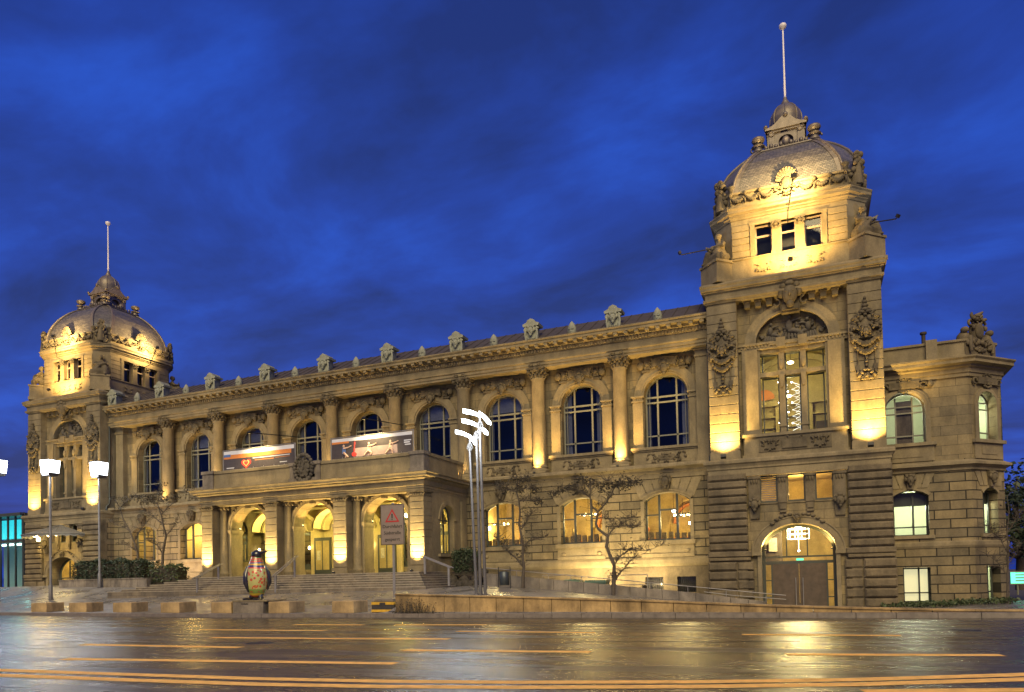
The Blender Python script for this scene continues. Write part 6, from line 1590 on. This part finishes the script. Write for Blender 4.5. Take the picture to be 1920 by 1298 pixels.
def Y3(pts): return [(a/3.245, 740+b/3.245) for a, b in pts]
traced_tree(34.4, 1.6, [(Y3([(845, 1050), (838, 960), (815, 895), (790, 830), (752, 765), (730, 690), (700, 640)]), .08, .02), (Y3([(815, 895), (850, 830), (880, 790), (930, 740)]), .035, .01), (Y3([(790, 830), (740, 800), (690, 790)]), .03, .008), (Y3([(730, 690), (780, 640), (850, 620)]), .03, .008), (Y3([(838, 960), (790, 920), (720, 905)]), .03, .008)], 'bare tree rising out of the clipped hedge', 'bare trees at the hedge', 8, .5, .6, [(x/3.245, 740+y/3.245, .4, .22, 46) for x, y in ((700, 630), (760, 640), (830, 625), (900, 620), (720, 690))])
traced_tree(34.0, 1.5, [(Y3([(985, 1060), (990, 970), (1010, 860), (992, 790), (980, 730), (960, 670), (975, 560)]), .09, .02), (Y3([(990, 970), (960, 920), (905, 890), (900, 830)]), .045, .01), (Y3([(992, 790), (930, 740), (870, 700)]), .035, .008), (Y3([(980, 730), (1030, 680), (1080, 640)]), .03, .008), (Y3([(1010, 860), (1060, 800), (1080, 760)]), .03, .008)], 'bare tree between the hedge and the entrance steps', 'bare trees at the hedge', 9, .5, .6, [(x/3.245, 740+y/3.245, .42, .26, 50) for x, y in ((880, 640), (950, 640), (1010, 640), (1060, 620), (980, 540), (970, 590), (1150, 570))])
def hedge(name, px0, px1, py0, py1, Y, dep, n, s, m, label, cat='hedge'):
    a, b = onY(px0, py1, Y), onY(px1, py0, Y); r = random.Random(int(px0)); mb = MB(); c = Vector(((a.x+b.x)/2, Y, a.z)); w_, h_ = (b.x-a.x)/2, b.z-a.z
    for i in range(n):
        u, v, q = r.uniform(-1, 1), r.uniform(0, 1), r.uniform(-1, 1)
        if r.random() < .6:
            if r.random() < .5: q = -1+.25*r.random()
            else: v = 1-.12*r.random()
        leaf_quads(mb, (u*w_*(1+.05*r.uniform(-1, 1)), q*dep, v*h_*(1-.18*abs(u)**3+.07*math.sin(u*11+q*3))), (.1, .1, .1), 2, s, r)
    mb.box(-w_*.88, w_*.88, -dep*.75, dep*.75, -.2, h_*.8, 1)
    root = thing(name, tuple(c), label, cat); obj('foliage', mb, [m, 'soil'], root, c)
    return root
hedge('hedge', 150, 285, 1047, 1092, 34.6, .7, 3600, .12, 'leaf_dark', 'dense dark green clipped hedge left of the entrance steps')
hedge('shrub', 286, 345, 1058, 1092, 34.2, .5, 500, .14, 'leaf_green', 'loose lit green shrub between the hedge and the steps', 'shrub')
hedge('evergreen_shrub', 857, 893, 1031, 1072, 34.6, .6, 900, .12, 'leaf_dark', 'rounded dark evergreen shrub in the corner right of the steps', 'shrub')
p = onY(850, 1100, 34); mb = MB(); r = random.Random(3)
for k in range(26): x, y = p.x+r.uniform(-.2, 1.7), 34+r.uniform(-.9, .7); mb.ell((x, y, 1.15+r.uniform(0, .5)*(y-33)), (r.uniform(.2, .4), r.uniform(.2, .35), r.uniform(.15, .3)), 7, 5, 0, Matrix.Rotation(r.uniform(0, 3), 3, 'Z'), False)
o = obj('slope', mb, 'soil'); o['kind'] = 'structure'
# dry shrub at the foot of the front wall
r = random.Random(11); p = onY(778, 1152, 22.62); root = thing('dry_shrub', (p.x, 22.62, ZR+.14), 'small dry leafless shrub at the left end of the ochre kerb wall', 'shrub'); b0 = WL[root.name]; st_ = MB(); lf = MB()
for k in range(70):
    x = r.uniform(-.85, .75); d = Vector((r.uniform(-.5, .5), r.uniform(-.06, .1), 1)).normalized(); l_ = r.uniform(.15, .55)*(1.1-.5*abs(x)); a = Vector((x, r.uniform(-.05, .08), 0)); e_ = a+d*l_
    st_.tube([tuple(a), tuple(a+d*l_*.5+Vector((r.uniform(-.04, .04), 0, 0))), tuple(e_)], [.009, .007, .003], 4); leaf_quads(lf, e_, (.06, .04, .06), 3, .05, r); leaf_quads(lf, (x, .02, .04), (.1, .05, .05), 2, .07, r)
obj('stems', st_, 'bark', root, b0); obj('leaves', lf, 'dry_leaf', root, b0)
# litter bin
p = onY(946, 1096, 31.5); root = thing('litter_bin', (p.x, 31.5, zpl(p.x, 31.5)), 'dark metal litter bin with a hoop standing before the ramp wall', 'bin'); b0 = WL[root.name]
mb = MB(); mb.lathe((0, 0, 0), [(.2, .12), (.23, .14), (.25, .75), (.2, .78), (.19, .7), (.01, .7)], 14); obj('basket', mb, 'pipe', root, b0)
mb = MB(); mb.tube([(-.3, 0, -.05), (-.3, 0, .98), (.3, 0, .98), (.3, 0, -.05)], .025, 6); obj('hoop', mb, 'iron', root, b0)
# ---- canopy at the left tower and things below it
cxl = -50.73
root = thing('entrance_canopy', (cxl, 36.2, 4.2), 'fan-shaped metal and glass canopy over the left tower door, lit from below', 'canopy'); b0 = WL[root.name]
z_e = onY(98, 1000, 34.6).z-b0.z; z_a = z_e+.75; mb = MB(); n = 14; W_ = 2.75
v = [(W_*math.cos(math.pi+math.pi*i/n), 2.0*math.sin(math.pi+math.pi*i/n), z_e) for i in range(n+1)]
mb.add([(0, .1, z_a)]+v, [(0, i+1, i+2) for i in range(n)]); 
mb.tube(v, .05, 6)
for i in range(n+1): mb.tube([(0, .1, z_a+.02), tuple(v[i])], .022, 4)
for i in range(n): a, b_ = Vector(v[i]), Vector(v[i+1]); mb.add([tuple(a), tuple(b_), tuple(b_-Vector((0, 0, .12))), tuple((a+b_)/2-Vector((0, 0, .22))), tuple(a-Vector((0, 0, .12)))], [(0, 1, 2, 3, 4)])
obj('roof', mb, 'canopy_metal', root, b0)
mb = MB(); lamps = (-1.2, .25, 1.1)
for x in lamps: mb.ell((x, -.9, z_e+.0), (.16, .16, .14), 10, 7)
obj('lamps', mb, 'warm_bulb', root, b0)
for x in lamps: point(root, (cxl+x, 35.2, b0.z+z_e-.35), 60, (1, .72, .28), .15)
p = onY(72, 1012, 36.28); root = thing('wall_lamp', tuple(p), 'warm wall lamp left of the canopy door, washing the wall below', 'lamp'); mb = MB(); mb.lathe((0, 0, 0), [(.02, .2), (.13, .1), (.13, -.1), (.02, -.12)], 10); obj('housing', mb, 'warm_bulb', root, p); mb = MB(); mb.box(-.04, .04, 0, .2, .1, .18); obj('bracket', mb, 'iron', root, p)
spot(root, (p.x, p.y-.15, p.z-.2), (p.x, p.y+.1, p.z-2), 60, (1, .7, .25), 80)
# glass pavilion at the far left
p = onY(44, 1100, 42); X1 = p.x; root = thing('glass_pavilion', (X1-5, 42, 0), 'modern glass pavilion glowing teal at the far left', 'pavilion'); b0 = WL[root.name]
g = MB(); fr = MB(); li = MB(); bk = MB(); zt = onY(30, 968, 42).z-b0.z; zm = onY(30, 1015, 42).z-b0.z
g.fill([(-7, .8), (5, .8), (5, zt), (-7, zt)], 0)
for k in range(13): fr.box(-7.05+k, -6.95+k, -.06, .08, .8, zt)
fr.box(-7, 5, -.08, .1, zm-.1, zm+.1); fr.box(-7.2, 5.2, -.4, 8, zt, zt+.25); fr.box(4.9, 5.1, -.05, 8, .8, zt)
bk.box(-7, 5, 6, 6.1, .8, zt)
for k in range(12): li.box(-6.85+k, -6.2+k, 1.2, 1.3, zm+.35, zt-.15, 1); li.box(-6.9+k, -6.15+k, .5, .6, zm-.32, zm-.16, 0)
obj('glazing', g, 'glass_teal', root, b0); obj('frame', fr, 'frame_dark', root, b0); obj('light_panels', li, ['tube_white', 'teal_light'], root, b0); obj('back_wall', bk, 'office_wall', root, b0)
point(root, (X1-3, 44, b0.z+zm-.8), 90, (.6, 1, .85), .4)
# ---- things at the right edge
def crown_tree(px, py0, py1, Y, rad, label, n, s, group=None, m='leaf_dark'):
    b = onY(px, py1, Y); t_ = onY(px, py0, Y); z0 = .1; h_ = t_.z-z0; r = random.Random(int(px)); root = thing('leafy_tree', (b.x, Y, z0), label, 'tree', group); b0 = WL[root.name]
    tr = MB(); tr.tube([(0, 0, -.2), (.1, 0, h_*.3), (-.1, .1, h_*.6), (0, 0, h_*.9)], [.35, .28, .16, .04], 8); lf = MB()
    for k in range(16):
        a = r.uniform(0, 6.28); q = r.uniform(.3, .92); e_ = Vector((math.cos(a)*rad*r.uniform(.4, .95)*(1.1-q*.6), math.sin(a)*rad*.8, h_*q)); tr.tube([(0, 0, h_*q*.7), tuple(e_*.6+Vector((0, 0, h_*q*.3))), tuple(e_)], [.1, .06, .02], 5)
        leaf_quads(lf, e_, (rad*.42, rad*.42, h_*.11), n//16, s, r)
    obj('trunk', tr, 'bark', root, b0); obj('crown', lf, m, root, b0)
crown_tree(1915, 880, 1130, 62, 3.2, 'dark leafy tree behind the right end of the building', 2600, .34)
crown_tree(1960, 860, 1130, 70, 4.2, 'larger dark tree half outside the right picture edge', 2600, .4)
T5 = [([(1889, 1136), (1889, 1080), (1891, 1040), (1888, 1000), (1892, 960), (1888, 930)], .045, .012), ([(1891, 1040), (1875, 1010), (1862, 1000), (1850, 985)], .02, .006), ([(1888, 1000), (1905, 975), (1915, 955)], .018, .006), ([(1889, 1080), (1870, 1055), (1852, 1040)], .02, .006), ([(1889, 1060), (1905, 1035), (1916, 1020)], .02, .006)]
traced_tree(36.2, .05, T5, 'thin young bare tree in front of the canted building corner', 'bare trees', 21, .35, .4, [], 14)
p = onY(1912, 1084, 48); root = thing('lit_billboard', (p.x+.6, 48, .1), 'green lit advertising panel at the right picture edge', 'billboard'); b0 = WL[root.name]; mb = MB()
hh = (onY(1912, 1073, 48).z-b0.z, onY(1912, 1094, 48).z-b0.z); mb.box(-1.0, 1.4, 0, .12, hh[1], hh[0]); obj('panel', mb, 'green_exit', root, b0); mb = MB(); mb.box(-1.06, 1.46, -.03, .0, hh[1]-.06, hh[1]); mb.box(-1.06, 1.46, -.03, 0, hh[0], hh[0]+.06)
for k in range(4): mb.box(-.8, 1.2, -.012, -.004, hh[1]+.12+.16*k, hh[1]+.18+.16*k)
for x in (-.7, 1.1): mb.tube([(x, .06, -.1), (x, .06, hh[1])], .05, 6)
obj('frame', mb, 'frame_grey', root, b0)
# ground cover before the wing
mb = MB(); r = random.Random(17)
for k in range(1500): x = r.uniform(2.6, 7.6); y = r.uniform(35.2, 37.2); leaf_quads(mb, (x, y, zpl(x, y)+.08+.12*r.random()), (.06, .06, .1), 1, .13, r)
o = obj('grass', mb, 'leaf_green'); o['kind'] = 'stuff'
